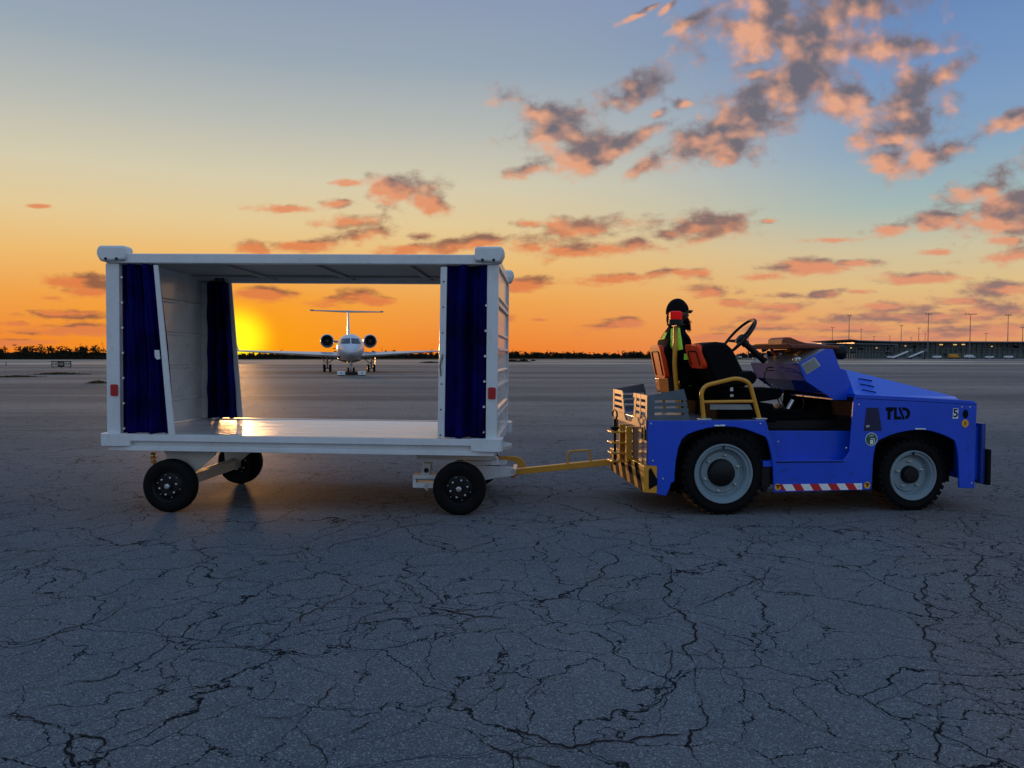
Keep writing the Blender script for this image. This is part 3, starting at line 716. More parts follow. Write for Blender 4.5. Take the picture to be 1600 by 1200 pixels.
# ---- chassis
b = MB(); x = XW0; zc = RW
b.box((x-.045, .13, zc-.045), (x+.045, TRACK-.08, zc+.045)); b.build('rear_axle', CREAM, cart, bevel=.004)
b = MB()
for y in (.16, TRACK-.20):
    b.prism([(x-.13, zf0-.001), (x+.34, zf0-.001), (x+.34, zf0-.04), (x+.07, zc+.02), (x-.07, zc+.02), (x-.09, zf0-.06)], y, y+.02)
b.box((x-.10, .25, zf0-.12), (x-.05, TRACK-.30, zf0-.02))
b.build('axle_bracket', CREAM, cart, bevel=.004)
b = MB(); q0, q1 = CF.p(300, 745, .5), CF.p(368, 718, 1.35)
b.hexa([(q0[0], .42, q0[1]-.03), (q0[0]+.01, .46, q0[1]-.03), (q0[0]+.01, .46, q0[1]+.03), (q0[0], .42, q0[1]+.03)], [(q1[0], 1.36, q1[1]-.03), (q1[0]+.01, 1.40, q1[1]-.03), (q1[0]+.01, 1.40, q1[1]+.03), (q1[0], 1.36, q1[1]+.03)])
b.build('cross_brace', CREAM, cart, bevel=.003)
b = MB()
for y in (.35, CW-.35): b.box((X0+.10, y-.04, zf0-.02), (X1-.10, y+.04, ZD-.051))
b.build('frame_beam', CREAM, cart, bevel=.004)
b = MB(); x_, _z = CF.p(240, 712, .25)
for k in range(3):
    z = cz(240, 709+6*k, .25); b.lathe([(-.02, .012), (.02, .012)], c=(x_, .25, z), axis='x', seg=8); b.ball((x_+.0, .25, z-.014), (.010, .010, .012), 8, 6)
b.build('brake_chain', BRASS, cart)
# steering turntable at the front
xt = XW1 + .05; zt_ = zf0-.001
b = MB(); b.lathe([(zf0-.028, .34), (zf0-.001, .34)], c=(xt, CW/2, 0), axis='z', seg=48); b.build('turntable', CREAM, cart)
b = MB(); x0_, x1_ = cx(652, 722, .35), cx(775, 722, .35)
b.box((x0_, .30, zf0-.075), (x1_, .40, zf0-.029)); b.box((x0_, CW-.42, zf0-.075), (x1_, CW-.32, zf0-.029)); b.box((x0_+.02, .40, zf0-.075), (x0_+.08, CW-.42, zf0-.029)); b.box((x1_-.08, .40, zf0-.075), (x1_-.02, CW-.42, zf0-.029))
b.build('steering_frame', CREAM, cart, bevel=.003)
b = MB(); zz = RW + XW1*math.tan(CTILT)
b.box((XW1-.045, .13, zz-.04), (XW1+.045, TRACK-.08, zz+.04)); b.build('front_axle', CREAM, cart, bevel=.004)
b = MB()
for y in (.20, TRACK-.22): b.box((XW1-.06, y, zz+.03), (XW1+.06, y+.02, zf0-.07))
b.build('axle_bracket', CREAM, cart, bevel=.003)
# brake gear to the left of the front wheel
b = MB(); Lp = lambda L, y0, y1, bb=None: b.prism(CF.pts(L, y0), y0, y1)
Lp([(661, 724), (674, 724), (671, 742), (658, 742)], .26, .34)
b.build('brake_plate', CREAM, cart, bevel=.002)
b = MB(); Lp([(645, 742), (683, 742), (683, 748), (645, 748)], .24, .36); Lp([(645, 754), (683, 755), (683, 763), (645, 762)], .24, .36); Lp([(645, 748), (650, 748), (650, 754), (645, 754)], .26, .34)
b.build('brake_channel', WHITE, cart, bevel=.002)
b = MB(); Lp([(663, 757), (668, 755), (666, 761), (669, 766), (667, 767), (662, 762)], .23, .26); b.build('brake_lever', STEEL, cart)
b = MB(); x_, z_ = CF.p(666, 735, .255); b.lathe([(-.012, .018), (.0, .022)], c=(x_, .26, z_), seg=14); b.build('brake_bolt', BLACKP, cart)
# drawbar yoke: a white wedge reaching forward to the pivot
yb0, yb1 = .55, .62
Y1, Y2 = CW/2-.13, CW/2+.13
for y in (Y1-.02, Y2):
    b = MB(); b.prism(CF.pts([(745, 727), (800, 730), (806, 734), (806, 740), (802, 743.5), (780, 746), (745, 753)], y), y, y+.02); b.build('drawbar_yoke', WHITE, cart, bevel=.003)
b = MB(); q = CF.pts([(724, 719.5), (789, 719.5), (791, 726), (724, 727)], Y1); b.prism(q, Y1-.01, Y2+.02); b.build('yoke_plate', WHITE, cart, bevel=.003)
b = MB(); q = CF.pts([(768, 727), (770, 716), (772, 713.5), (776, 713.5), (778, 716), (780, 727)], .30); b.prism(q, .30, .33); lug = b.build('yoke_lug', WHITE, cart, bevel=.002)
b = MB(); x_, z_ = CF.p(774, 718, .295); b.lathe([(-.006, .012), (0, .014)], c=(x_, .30, z_), seg=6); b.build('bolt', STEEL, lug)
xp, zp = CF.p(803, 736, Y1)
b = MB(); b.lathe([(-.03, .022), (Y2-Y1+.05, .022)], c=(xp, Y1, zp), seg=16); b.build('pivot_pin', STEEL, cart)
# yellow tow bar
tb = [CF.p(804, 737, CW/2), CF.p(954, 721.5, CW/2)]
(xa, za), (xb, zb) = tb; BY0, BY1 = CW/2-.035, CW/2+.035
L_ = Vector((xb-xa, 0, zb-za)); n_ = Vector((-L_.z, 0, L_.x)).normalized()*.027
b = MB(); b.hexa([(xa-n_.x, BY0, za-n_.z), (xa-n_.x, BY1, za-n_.z), (xa+n_.x, BY1, za+n_.z), (xa+n_.x, BY0, za+n_.z)], [(xb-n_.x, BY0, zb-n_.z), (xb-n_.x, BY1, zb-n_.z), (xb+n_.x, BY1, zb+n_.z), (xb+n_.x, BY0, zb+n_.z)])
bar = b.build('tow_bar', YELLOW, cart, bevel=.004)
b = MB(); hp = [CF.p(887, 724, CW/2), CF.p(888, 705, CW/2), CF.p(922, 703, CW/2), CF.p(923, 720, CW/2)]
b.tube(round_path([(q[0], CW/2, q[1]) for q in hp], .03), .0095, 10); b.build('handle', YELLOW, bar)
b = MB(); b.prism(CF.pts([(762, 714), (790, 713), (806, 713), (814, 716), (820, 723), (822, 730), (812, 731), (808, 724), (802, 720), (790, 719), (762, 720)], CW/2-.05), CW/2-.05, CW/2-.03); b.build('lift_cam', YELLOW, bar, bevel=.002)
b = MB(); b.lathe([(-.012, .045), (.012, .045)], c=(xb+.03, CW/2, zb), axis='z', seg=24); b.build('tow_eye', YELLOW, bar)
b = MB(); q = CF.pts([(797, 741), (806, 741), (805, 747), (799, 747)], CW/2-.04); b.prism(q, CW/2-.04, CW/2+.04); b.build('bar_heel', mat('orange_primer', (.45, .10, .02), .6), bar, bevel=.003)

# ================================================================== baggage tractor
BLUE = mat('blue_paint', (0.001, 0.062, 0.58), 0.38, var=0.05, coat=0.25, dirt=0.22, dirtcol=(0.03, 0.04, 0.13), bump=0.0005, bscale=8)
BLUED = mat('blue_hammered_paint', (0.004, 0.04, 0.26), 0.35, var=0.12, coat=0.1, bump=0.002, bscale=14)
RACKM = mat('grey_blue_steel', (0.10, 0.13, 0.16), 0.42, 0.35, var=0.08, bump=0.0006, bscale=40)
RIMM = mat('grey_rim_paint', (0.20, 0.27, 0.31), 0.45, var=0.05, dirt=0.3, dirtcol=(0.06, 0.06, 0.06))
ORANGE = mat('orange_seat_shell', (0.80, 0.050, 0.006), 0.5, var=0.06, spec=0.3, bump=0.001, bscale=20)
VINYL = mat('black_vinyl', (0.0025, 0.0025, 0.003), 0.6, spec=0.08, var=0.15, bump=0.0008, bscale=200)
MATTE = mat('matte_black_plastic', (0.004, 0.004, 0.005), 0.95, var=0.15, spec=0.03)
FLOORM = mat('dirty_dark_floor', (0.008, 0.007, 0.007), 0.8, var=0.3, spec=0.1, dirt=0.3, dirtcol=(0.04, 0.03, 0.022))
DASHM = mat('dash_plate', (0.16, 0.17, 0.18), 0.35, 0.4, var=0.12, dirt=0.3)
RUST = mat('rusty_brown', (0.16, 0.06, 0.03), 0.7, var=0.3)
PAPER = mat('paper', (0.62, 0.62, 0.60), 0.8, var=0.04)
DECAL_W = mat('white_decal', (0.75, 0.77, 0.78), 0.5, var=0.02); DECAL_K = mat('black_decal', (0.006, 0.007, 0.01), 0.85, var=0.02, spec=0.08)
DECAL_R = mat('red_decal', (0.50, 0.010, 0.015), 0.4, var=0.03); DECAL_Y = mat('yellow_decal', (0.80, 0.36, 0.01), 0.5, var=0.03); DECAL_G = mat('green_decal', (0.004, 0.10, 0.045), 0.5, var=0.03)
BROWNC = mat('orange_brown_cowl', (0.20, 0.040, 0.010), 0.6, var=0.15, bump=0.001, bscale=20)

tp0 = ground(1131, 805.5)
TYAW = R(5.2)
TF = Frame(tp0, TYAW, 0.0)
tug = thing('baggage_tractor', 'open blue baggage tractor with orange seats and yellow guard rail, towing the white cart', 'baggage tractor', M=TF.M)
def tx(px, py, y=0.0): return TF.p(px, py, y)[0]
def tz(px, py, y=0.0): return TF.p(px, py, y)[1]
def prismp(L, y0, y1, m, name, parent=None, ref=None, **kw):
    """outline read on the plane ref (default y0), extruded y0..y1"""
    b = MB(); b.prism(TF.pts(L, y0 if ref is None else ref), y0, y1)
    return b.build(name, m, tug if parent is None else parent, **kw)
TW = 1.27
# ---- side skins: outline with wheel arches and step cut-out
arch_r = [(1047, 762), (1048, 756), (1054, 752), (1054.5, 740), (1056, 722), (1060, 700), (1066, 686), (1074, 679), (1088, 673.5), (1105, 669), (1120, 666.8), (1134, 666.5), (1150, 667.7), (1166, 671), (1182, 677), (1196, 682.5), (1200, 690), (1204, 706), (1207.5, 725), (1208.5, 745), (1209, 769.5)]
arch_f = [(1362, 765.5), (1363, 745), (1364, 725), (1366, 708), (1369.5, 693), (1374, 688), (1391, 680), (1405, 676), (1420, 673), (1439, 671.5), (1455, 673.5), (1470, 678), (1482, 683), (1492, 688.5), (1495, 698), (1497.5, 715), (1498.5, 735), (1499, 762.5)]
skin = [(1012.5, 657), (1012.5, 727), (1027, 730), (1027, 772.5), (1041, 775)] + arch_r + arch_f + [(1523, 763.5), (1524.5, 690), (1527, 630), (1521, 626), (1430, 620.5), (1337, 616), (1334, 628), (1330, 676), (1328, 706), (1318, 719.5), (1215, 720), (1206, 690), (1197, 657)]
SK = TF.pts(skin, 0.0)
SK = [(x, z) for x, z in SK]
b = MB(); b.prism(SK, 0, .022); body = b.build('body_side', BLUE, tug, bevel=.006)
b = MB(); b.prism(SK, TW-.022, TW); b.build('body_side', BLUE, tug, bevel=.006)
zdk = tz(1100, 657); xr0 = SK[0][0]; xr1 = tx(1197, 660); xf0 = tx(1335, 640); xf1 = tx(1526, 640)
zst = tz(1265, 720); zin = tz(1265, 673)
# rear deck, floor, inner step panel
b = MB(); b.box((xr0+.002, .023, zdk-.012), (xr1-.002, TW-.023, zdk-.002)); b.build('rear_deck', DASHM, tug, bevel=.002)
b = MB(); b.prism(TF.pts([(1197, 673), (1331, 673.5), (1330, 712), (1320, 719.5), (1213, 719.5)], .12), .12, .135); b.prism([(xr1-.01, zst-.05), (xf0+.02, zst-.05), (xf0+.02, zst-.004), (xr1-.01, zst-.004)], .0225, .119); b.build('step_panel', BLUE, tug, bevel=.004)
b = MB(); b.prism(TF.pts([(1213, 721), (1319, 720.5), (1319, 722), (1213, 723)], -.001), -.003, .0); b.build('step_edge', DECAL_K, tug)
b = MB(); b.box((xr1-.05, .136, zin-.02), (xf0+.05, TW-.136, zin-.004)); b.build('floor', FLOORM, tug)
b = MB(); b.box((xr1-.02, TW-.135, zst), (xf0+.02, TW-.12, zin)); b.box((xr1-.01, TW-.119, zst-.05), (xf0+.02, TW-.0225, zst-.004)); b.build('step_panel', BLUE, tug)
# dark wheel housings and frame underneath
b = MB(); zb = tz(1285, 770)+.03
b.box((xr0+.05, .26, zb), (xf1-.05, TW-.26, zdk-.03)); b.build('chassis', BLACKP, tug)
b = MB(); b.box((xr0+.02, .024, tz(1100, 664)), (xr1+.01, .26, zdk-.014)); b.box((xr0+.02, TW-.26, tz(1100, 664)), (xr1+.01, TW-.024, zdk-.014)); b.box((xr1-.02, .024, zb+.02), (xr1+.05, .26, zst-.055)); b.box((tx(1367, 690), .024, zb+.02), (tx(1367, 690)-.04, .26, zst-.055))
b.build('wheel_housing', BLACKP, tug)
b = MB(); b.box((xr0+.03, .24, zb+.1), (xr1, .26, zdk-.015)); b.box((tx(1360, 700), .24, zb+.1), (xf1-.03, .26, tz(1440, 640))); b.split('inner_fender', BLACKP, tug)
# rear plate
zrb = tz(1027, 771); zrm = tz(1012, 727)
REARM = mat('glossy_rear_plate', (0.22, 0.20, 0.26), 0.16, 0.55, var=0.15, bump=0.003, bscale=9, coat=0.6)
b = MB(); b.box((xr0-.004, .024, zrm), (xr0+.014, TW-.024, zdk)); b.build('rear_plate', REARM, tug, bevel=.003)
# rear counterweight bumper with hazard stripes
xb0 = tx(1013, 745)-.03; xb1 = tx(1027, 750)
b = MB(); b.prism([(xr0-.03, zrb+.01), (xb1-.001, zrb), (xb1-.001, zrm), (xr0-.03, zrm-.005)], .0, TW); bump_ = b.build('rear_bumper', YELLOW, tug, bevel=.005)
def stripes(x, y0, y1, z0, z1, n, m, parent, name='hazard_stripe', slope=.16, x2=None):
    w = (y1-y0)/n
    for k in range(0, n, 2):
        a = y0+k*w; b = MB()
        P = [(x, a, z0), (x, a+w, z0), (x, a+w+slope, z1), (x, a+slope, z1)]
        P = [(px_, min(max(py_, y0), y1), pz_) for px_, py_, pz_ in P]
        b.hexa(P, [(x-.002, q[1], q[2]) for q in P]); b.build(name, m, parent, smooth=0)
stripes(xr0-.0305, .03, TW-.03, zrb+.015, zrm-.01, 9, DECAL_K, bump_)
prismp([(1013.5, 735), (1017, 731), (1026.5, 748), (1026.5, 758), (1014, 765)], -.003, -.0005, DECAL_K, 'hazard_stripe', bump_, smooth=0)
# ---- hood: a raised wedge
xh0 = tx(1337, 617); xh1 = tx(1498, 624)
zc_ = tz(1319, 577, .36); zn = tz(1337, 617)-.001; zfr = tz(1500, 620, .38); xc_ = tx(1319, 577, .36); xcf = tx(1497, 619, .38)
b = MB(); H = []
A = [(xh0, .012, zn), (xc_, .34, zc_), (xc_, TW-.34, zc_), (xh0, TW-.012, zn)]
zn1 = tz(1502, 624.5)
B = [(xh1+.02, .012, zn1), (xcf, .42, zfr), (xcf, TW-.42, zfr), (xh1+.02, TW-.012, zn1)]
vb = [b._v((p[0], p[1], p[2]-.001)) for p in A]; vf = [b._v(p) for p in B]
for i in range(3): b.bm.faces.new((vb[i], vf[i], vf[i+1], vb[i+1]))
b.bm.faces.new(vb[::-1]); b.bm.faces.new(vf); b.bm.faces.new((vb[3], vf[3], vf[0], vb[0]))
hood = b.build('hood', mat('blue_hood_paint', (0.001, 0.085, 0.70), 0.34, var=0.04, coat=0.3, bump=0.0005, bscale=6), tug, bevel=.008)
b = MB(); b.box((xh1+.022, .02, tz(1510, 640)), (xf1-.002, TW-.02, tz(1515, 627)+.0)); b.build('front_deck', BLUE, tug, bevel=.004)
b = MB(); b.hexa([(xh0+.0, .024, zn-.02), (xf1-.01, .024, tz(1515, 627)-.02), (xf1-.01, TW-.024, tz(1515, 627)-.02), (xh0, TW-.024, zn-.02)], [(xh0, .024, zn-.004), (xh1+.02, .024, zn1-.004), (xh1+.02, TW-.024, zn1-.004), (xh0, TW-.024, zn-.004)]); b.build('hood_tray', BLUE, tug)
# hood louvres lie on the near slope of the hood
P0, P1, P2, P3 = [Vector(A[0]), Vector(A[1]), Vector(B[1]), Vector(B[0])]
nrm = (P2-P0).cross(P1-P0).normalized(); nrm = -nrm if nrm.z < 0 else nrm
def onhood(px, py):
    o_ = TF.I @ Vector((0, 0, CAM_H)); d_ = TF.I.to_3x3() @ ray(px, py); t = (P0-o_).dot(nrm)/d_.dot(nrm); return o_ + d_*t
for k in range(3):
    a, c = onhood(1341.5+2.5*k, 591.5+8.6*k), onhood(1362.5+3*k, 595+9.0*k)
    u = (c-a).normalized(); w = nrm.cross(u).normalized(); b = MB(); n_ = nrm*.003
    lo = [a-w*.005, c-w*.005, c+w*.005, a+w*.005]; b.hexa([q-n_*.3 for q in lo], [q+n_ for q in lo]); b.build('louvre', DECAL_K, hood, smooth=0)
# ---- front of the vehicle
b = MB(); b.box((xf1-.012, .023, tz(1524, 690)), (xf1-.002, TW-.023, tz(1515, 632))); b.box((xf1-.02, .06, zb+.05), (tx(1536, 700), TW-.06, tz(1530, 668))); b.build('front_panel', BLUE, tug, bevel=.004)
b = MB(); b.box((tx(1536, 700), .02, tz(1540, 756)), (tx(1542.5, 700), TW-.02, tz(1542, 662))); fb = b.build('front_bumper', BLUED, tug, bevel=.004)
b = MB(); b.box((tx(1541, 700)+.005, -.01, tz(1543, 758)), (tx(1548, 720), .14, tz(1545, 702))); b.build('bumper_pad', BLACKR, fb, bevel=.008)
b = MB(); b.box((tx(1541, 700)+.005, TW-.14, tz(1543, 758)), (tx(1548, 720), TW+.01, tz(1545, 702))); b.build('bumper_pad', BLACKR, fb, bevel=.008)
b = MB(); b.box((tx(1546, 745), .3, tz(1543, 757)), (tx(1549.5, 745), .36, tz(1545, 745))); b.build('front_reflector', REDREF, fb)

# ---- side decals and openings (a couple of millimetres proud of the skin)
def dec(L, m, name, parent=body, y=-.0025, t=.002): return prismp(L, y, y+t, m, name, parent, smooth=0)
b = MB(); 
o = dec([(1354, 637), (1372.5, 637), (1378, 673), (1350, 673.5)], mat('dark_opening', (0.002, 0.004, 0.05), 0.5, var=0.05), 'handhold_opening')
dec([(1353, 665), (1358, 664), (1359, 667), (1354, 668)], STEEL, 'handhold_clip', y=-.006)
# logo letters: T, L and a D cut by a slash
logo = MB()
for L in ([(1384.5, 636.5), (1395, 636), (1397, 638), (1394.5, 643), (1391.5, 643), (1391.5, 655.5), (1387, 655.5), (1387, 642), (1384.5, 642)],
          [(1397.3, 636.5), (1401.3, 636.5), (1401.3, 650.8), (1407.3, 650.8), (1408.8, 655.5), (1397.3, 655.5)],
          [(1403.6, 636.5), (1407.2, 636.5), (1414.2, 655.5), (1410.6, 655.5)],
          [(1409.2, 636.5), (1414.5, 636.5), (1419.3, 638.6), (1422, 643), (1422, 648.8), (1419.4, 653.2), (1416, 655.2), (1414.6, 650.9), (1417, 649), (1417.8, 646), (1416.8, 643), (1414, 641.2), (1410.8, 641)]):
    logo.prism(TF.pts(L, -.0025), -.0025, -.0005)
logo.split('letter', DECAL_K, body, smooth=0)
dec([(1489.5, 638), (1497.5, 638), (1497, 654), (1488.5, 654)], DECAL_W, 'number_plate')
x, z = TF.p(1493.2, 646, -.004); flat_text('number_five', '5', .098, Matrix.Translation((x, -.0045, z)) @ UPR, DECAL_K, body, .0008)
def disc(px, py, rpx, m, name, y=-.003, sy=1.0, parent=body, t=.002):
    x, z = TF.p(px, py, y); r = abs(tx(px+rpx, py, y)-x); b = MB()
    b.prism([(x+r*math.cos(2*math.pi*k/28), z+r*sy*math.sin(2*math.pi*k/28)) for k in range(28)], y, y+t); return b.build(name, m, parent, smooth=0)
disc(1508.7, 647, 4.2, DECAL_K, 'lamp_hole', sy=1.55)
yd = disc(1508.2, 661.5, 5.3, DECAL_Y, 'warning_sticker', sy=1.12)
x, z = TF.p(1508.2, 661.5, -.004)
b = MB(); b.tube([(x+.010, -.004, z+.012), (x-.002, -.004, z+.012), (x-.006, -.004, z+.004), (x+.006, -.004, z-.003), (x+.004, -.004, z-.012), (x-.010, -.004, z-.013)], .0030, 6); b.build('hook_symbol', DECAL_K, yd)
gw = disc(1361.6, 686.3, 9.4, DECAL_W, 'sticker_rim', sy=1.04, y=-.003); gd = disc(1361.6, 686.3, 8.5, DECAL_G, 'green_sticker', y=-.0045, sy=1.04, parent=gw)
dec([(1360, 687.5), (1364.3, 687.5), (1364.8, 694), (1359.4, 694)], DECAL_W, 'pictogram_box', gd, y=-.006); dec([(1360, 684.8), (1366.5, 684.8), (1367.5, 692), (1366.7, 692), (1365.4, 686), (1360, 686)], DECAL_W, 'pictogram_arm', gd, y=-.006)
x, z = TF.p(1361.4, 680.8, -.006); flat_text('sticker_text', 'LASH', .017, Matrix.Translation((x, -.006, z)) @ UPR, DECAL_W, gd, .0005).name = 'sticker_text'
for L in ([(1116.5, 663.8), (1124.5, 663.8), (1124.5, 666), (1116.5, 666)], [(1125.5, 663.5), (1133, 663.5), (1133, 665.8), (1125.5, 665.8)], [(1430, 669), (1447, 669.3), (1447, 671), (1430, 671)]):
    dec(L, DECAL_W, 'small_label', y=-.004 if L[0][0] > 1300 else -.003)
# red and white reflective tape along the sill
xs = [1221.5 + 14.0*k for k in range(10)]
ys = lambda x: (756.8 - (x-1221)*.0135, 767 - (x-1221)*.0175)
px_ = 1217.5
seq = [(1219.5, 1229, 'r')] 
edges = [1217, 1222.5, 1237.5, 1251, 1265, 1279, 1293, 1307, 1320, 1333.5, 1347]
for i in range(len(edges)-1):
    a, c = edges[i], edges[i+1]; sl_ = 6.0
    t0, b0 = ys(a); L = [(a, t0), (c, ys(c)[0]), (min(c+sl_, 1347), ys(c)[1]), (a+sl_, b0)]
    dec(L, DECAL_W if i % 2 else DECAL_R, 'reflective_tape', y=-.003)
for px in (1215.3, 1355): 
    s_ = disc(px, 761-(px-1215)*.02, 4.9, DECAL_Y, 'tie_down_sticker', sy=1.05)
    for dx, dz in ((-.008, .012), (.009, .009), (0, -.006)):
        x, z = TF.p(px, 761-(px-1215)*.02, -.004); b = MB(); b.lathe([(-.0015, .008), (0, .008)], c=(x+dx, -.0035, z+dz), seg=8); b.build('sticker_dot', DECAL_K, s_)

# seams, bolts and scuffs on the side skin
dec([(1337.5, 622.2), (1430, 626.4), (1525.5, 632.0), (1525.5, 632.7), (1430, 627.2), (1337.5, 623.0)], mat('seam_shadow', (0.001, 0.006, 0.06), .8, spec=.1), 'panel_seam', y=-.001, t=.0008)
for px, py in ((1503, 636), (1515.5, 636), (1036, 748), (1216, 690), (1322, 700), (1017, 662), (1188, 662), (1342, 632), (1342, 760), (1518, 755), (1020, 720)):
    x, z = TF.p(px, py, 0); b = MB(); b.lathe([(-.004, .003), (-.003, .007), (.001, .008)], c=(x, 0, z), seg=10); b.build('body_bolt', STEEL, body)
rs = random.Random(21); sc_m = mat('paint_scuff', (.05, .07, .20), .8, var=.3, spec=.1)
for px, py, L_, a_ in ((1031, 762, .07, 80), (1024, 700, .05, 60), (1240, 748, .12, 4), (1300, 743, .09, -6), (1400, 664, .06, 20), (1512, 700, .08, 85), (1516, 740, .07, 70), (1375, 660, .05, 10), (1100, 661, .09, 2), (1330, 740, .08, 40), (1225, 735, .06, 20)):
    x, z = TF.p(px, py, 0); a_ = R(a_); u = Vector((math.cos(a_), 0, math.sin(a_))); w_ = Vector((-u.z, 0, u.x)); b = MB(); P = []
    n = 7
    for k in range(n): P.append(Vector((x, -.0012, z)) + u*L_*(k/(n-1)-.5) + w_*(.0035*math.sin(math.pi*k/(n-1))*rs.uniform(.4, 1.3)))
    Q = [p - w_*.0035*math.sin(math.pi*k/(n-1))*1.6 for k, p in enumerate(P)][::-1]
    b.bm.faces.new([b._v(p) for p in P+Q[1:-1]]); b.build('paint_scuff', sc_m, body, smooth=0)

# ---- wheels
def tug_wheel(px, py, rt, rr_, yin, far=False, knobs=0, hub=.30, steer=0, nuts=6, nutr=.62):
    x = tx(px, py, yin); z = rt
    y = TW-yin if far else yin; f = 1 if far else -1
    Mw = Matrix.Translation((x, y, z)) @ Matrix.Rotation(R(steer), 4, 'Z'); w = .19
    b = MB(); b.M = Mw
    pr = [(0, rr_*1.02), (f*.006, rr_*1.08), (f*.014, rr_*1.25), (f*.012, rt*.90), (-f*.004, rt*.965), (-f*.022, rt*.985), (-f*.05, rt), (-f*(w-.05), rt), (-f*(w-.02), rt*.97), (-f*w, rt*.88), (-f*w, rr_*1.02)]
    b.lathe(pr, seg=72, caps=False)
    t = b.build('wheel', BLACKR, tug, smooth=35)
    b = MB(); b.M = Mw
    nl = 34
    for k in range(nl):
        for s in (0, 1):
            a = 2*math.pi*(k+.5*s)/nl; da = 2*math.pi/nl*.30
            y0, y1 = (f*.004, -f*w*.46) if s == 0 else (-f*w*.50, -f*(w-.004))
            pts = []
            for rad in (rt*.955, rt+.008):
                for (aa, yy_) in ((a-da, y0), (a+da, y0), (a+da+.05*(1 if s else -1)*0, y1), (a-da, y1)):
                    pts.append((math.cos(aa)*rad, yy_, math.sin(aa)*rad))
            b.hexa(pts[:4], pts[4:])
    b.build('tread', BLACKR, t, smooth=0, weld=False)
    b = MB(); b.M = Mw; g_ = f
    b.lathe([(g_*.002, rr_*1.03), (g_*.016, rr_*1.02), (g_*.016, rr_*.975), (g_*.004, rr_*.95), (-g_*.006, rr_*.93), (-g_*.006, rr_*.86), (-g_*.02, rr_*.84), (-g_*.062, rr_*.80), (-g_*.070, rr_*.74), (-g_*.055, rr_*.70), (-g_*.052, rr_*(hub+.02)), (-g_*.06, rr_*hub), (-g_*.06, .0001)], seg=72, caps=False)
    rim = b.build('rim', RIMM, t, smooth=30)
    b = MB(); b.M = Mw; b.lathe([(-g_*.058, rr_*hub), (-g_*.012, rr_*hub*.94), (g_*.0, rr_*hub*.80), (g_*.004, .0001)], seg=32); b.build('hub', BLACKP, rim)
    b = MB(); b.M = Mw
    for k in range(nuts):
        a = 2*math.pi*k/nuts+.35; c = (math.cos(a)*rr_*nutr, 0, math.sin(a)*rr_*nutr)
        b.lathe([(-g_*.056, .014), (-g_*.040, .014), (-g_*.036, .009), (-g_*.024, .008), (-g_*.022, .0001)], c=c, seg=6)
    b.split('wheel_nut', STEEL, rim)
    b = MB(); b.M = Mw; b.box((-.0025, g_*.0165, rr_*.86), (.0025, -g_*.01, rr_*1.0)); b.build('rim_slot', DECAL_K, rim, smooth=0)
    return t
rr1 = tx(1174, 740, .03)-tx(1130, 740, .03); rr2 = tx(1462, 744, .04)-tx(1426, 744, .04)
rt1 = tz(1130, 740, .03); rt2 = tz(1426, 743, .04)
tug_wheel(1130, 740, rt1, rr1, .03, hub=.47, nutr=.62); tug_wheel(1130, 740, rt1, rr1, .03, far=True, hub=.47, nutr=.62)
tug_wheel(1426, 743, rt2, rr2, .05, hub=.36, nuts=5, nutr=.55, steer=3); tug_wheel(1426, 743, rt2, rr2, .05, far=True, hub=.36, nuts=5, nutr=.55, steer=3)
b = MB()
for px, rt in ((1130, rt1), (1426, rt2)):
    b.tube([(tx(px, 740, .05), .14, rt), (tx(px, 740, .05), TW-.14, rt)], .05, 16)
b.split('axle', BLACKP, tug)
prismp([(1190, 752), (1199, 750), (1201, 762), (1196, 772), (1191, 766)], .16, .22, mat('muddy_steel', (.06, .055, .05), .8, var=.3), 'steering_link', bevel=.01)

# ---- rear rack of slotted sheet
def sheet(outline, holes, y0, y1, m, name, parent=tug, ax='side', xpos=None):
    """slotted plate: grid of strips cut from the outline by rows of holes; outline/holes as (u0,u1,v0,v1) rectangles"""
    pass
def slat_side(y, parent):
    """side plate of the rack read on the near plane, then placed at y"""
    b = MB(); q = lambda L: TF.pts(L, .012)
    P = [[(1012, 648.5), (1076, 648.5), (1077, 657.5), (1012, 657.5)], [(1012, 638.5), (1075, 637.5), (1075.5, 644.5), (1012, 645)], [(1012, 629), (1073, 628.8), (1074, 634.5), (1012, 635)],
         [(1012, 618), (1068, 607.8), (1073, 625), (1012, 625.3)], [(1012, 618), (1022.5, 616), (1022.5, 657.5), (1012, 657.5)], [(1068, 608), (1068.5, 607.8), (1077, 657.5), (1070.5, 657.5), (1067.5, 626)]]
    for i, L in enumerate(P): b.prism(q(L), y + .0004*i, y+.010 - .0004*i)
    return b.build('rack_side', RACKM, parent, smooth=0)
rack = slat_side(.004, tug); slat_side(TW-.016, tug)
def rear_pt(px, py, x):
    o_ = TF.I @ Vector((0, 0, CAM_H)); d_ = TF.I.to_3x3() @ ray(px, py); t = (x-o_.x)/d_.x; q = o_+d_*t; return (q.y, q.z)
RACKG = mat('galvanised_face_sun_tint', (0.20, 0.17, 0.165), 0.5, 0.5, var=0.1, bump=0.0006, bscale=40)  # pinkish warmth of the low sun is mixed into this rear-face colour
b = MB(); zr0, zr1 = zdk+.0, tz(1012, 618, .0)
Hh = zr1-zr0
def rp(L, x0=xr0-.002, x1=xr0+.006):
    b.prism(L, x0, x1, axis='x')
for i, (a, c) in enumerate(((0, .17), (.30, .44), (.56, .70), (.82, 1.0))):      # horizontal strips, near half then far half, with a V notch between
    z0, z1 = zr0+Hh*a, zr0+Hh*c
    n0, n1 = .50-.10*(1-a), .50-.10*(1-c)
    rp([(.016, z0), (n0, z0), (n1-.04*c, z1), (.016, z1)], xr0-.002-.0004*i)
    rp([(TW-.016, z0), (.78+.06*a, z0), (.80+.08*c, z1), (TW-.016, z1)], xr0-.002-.0004*i)
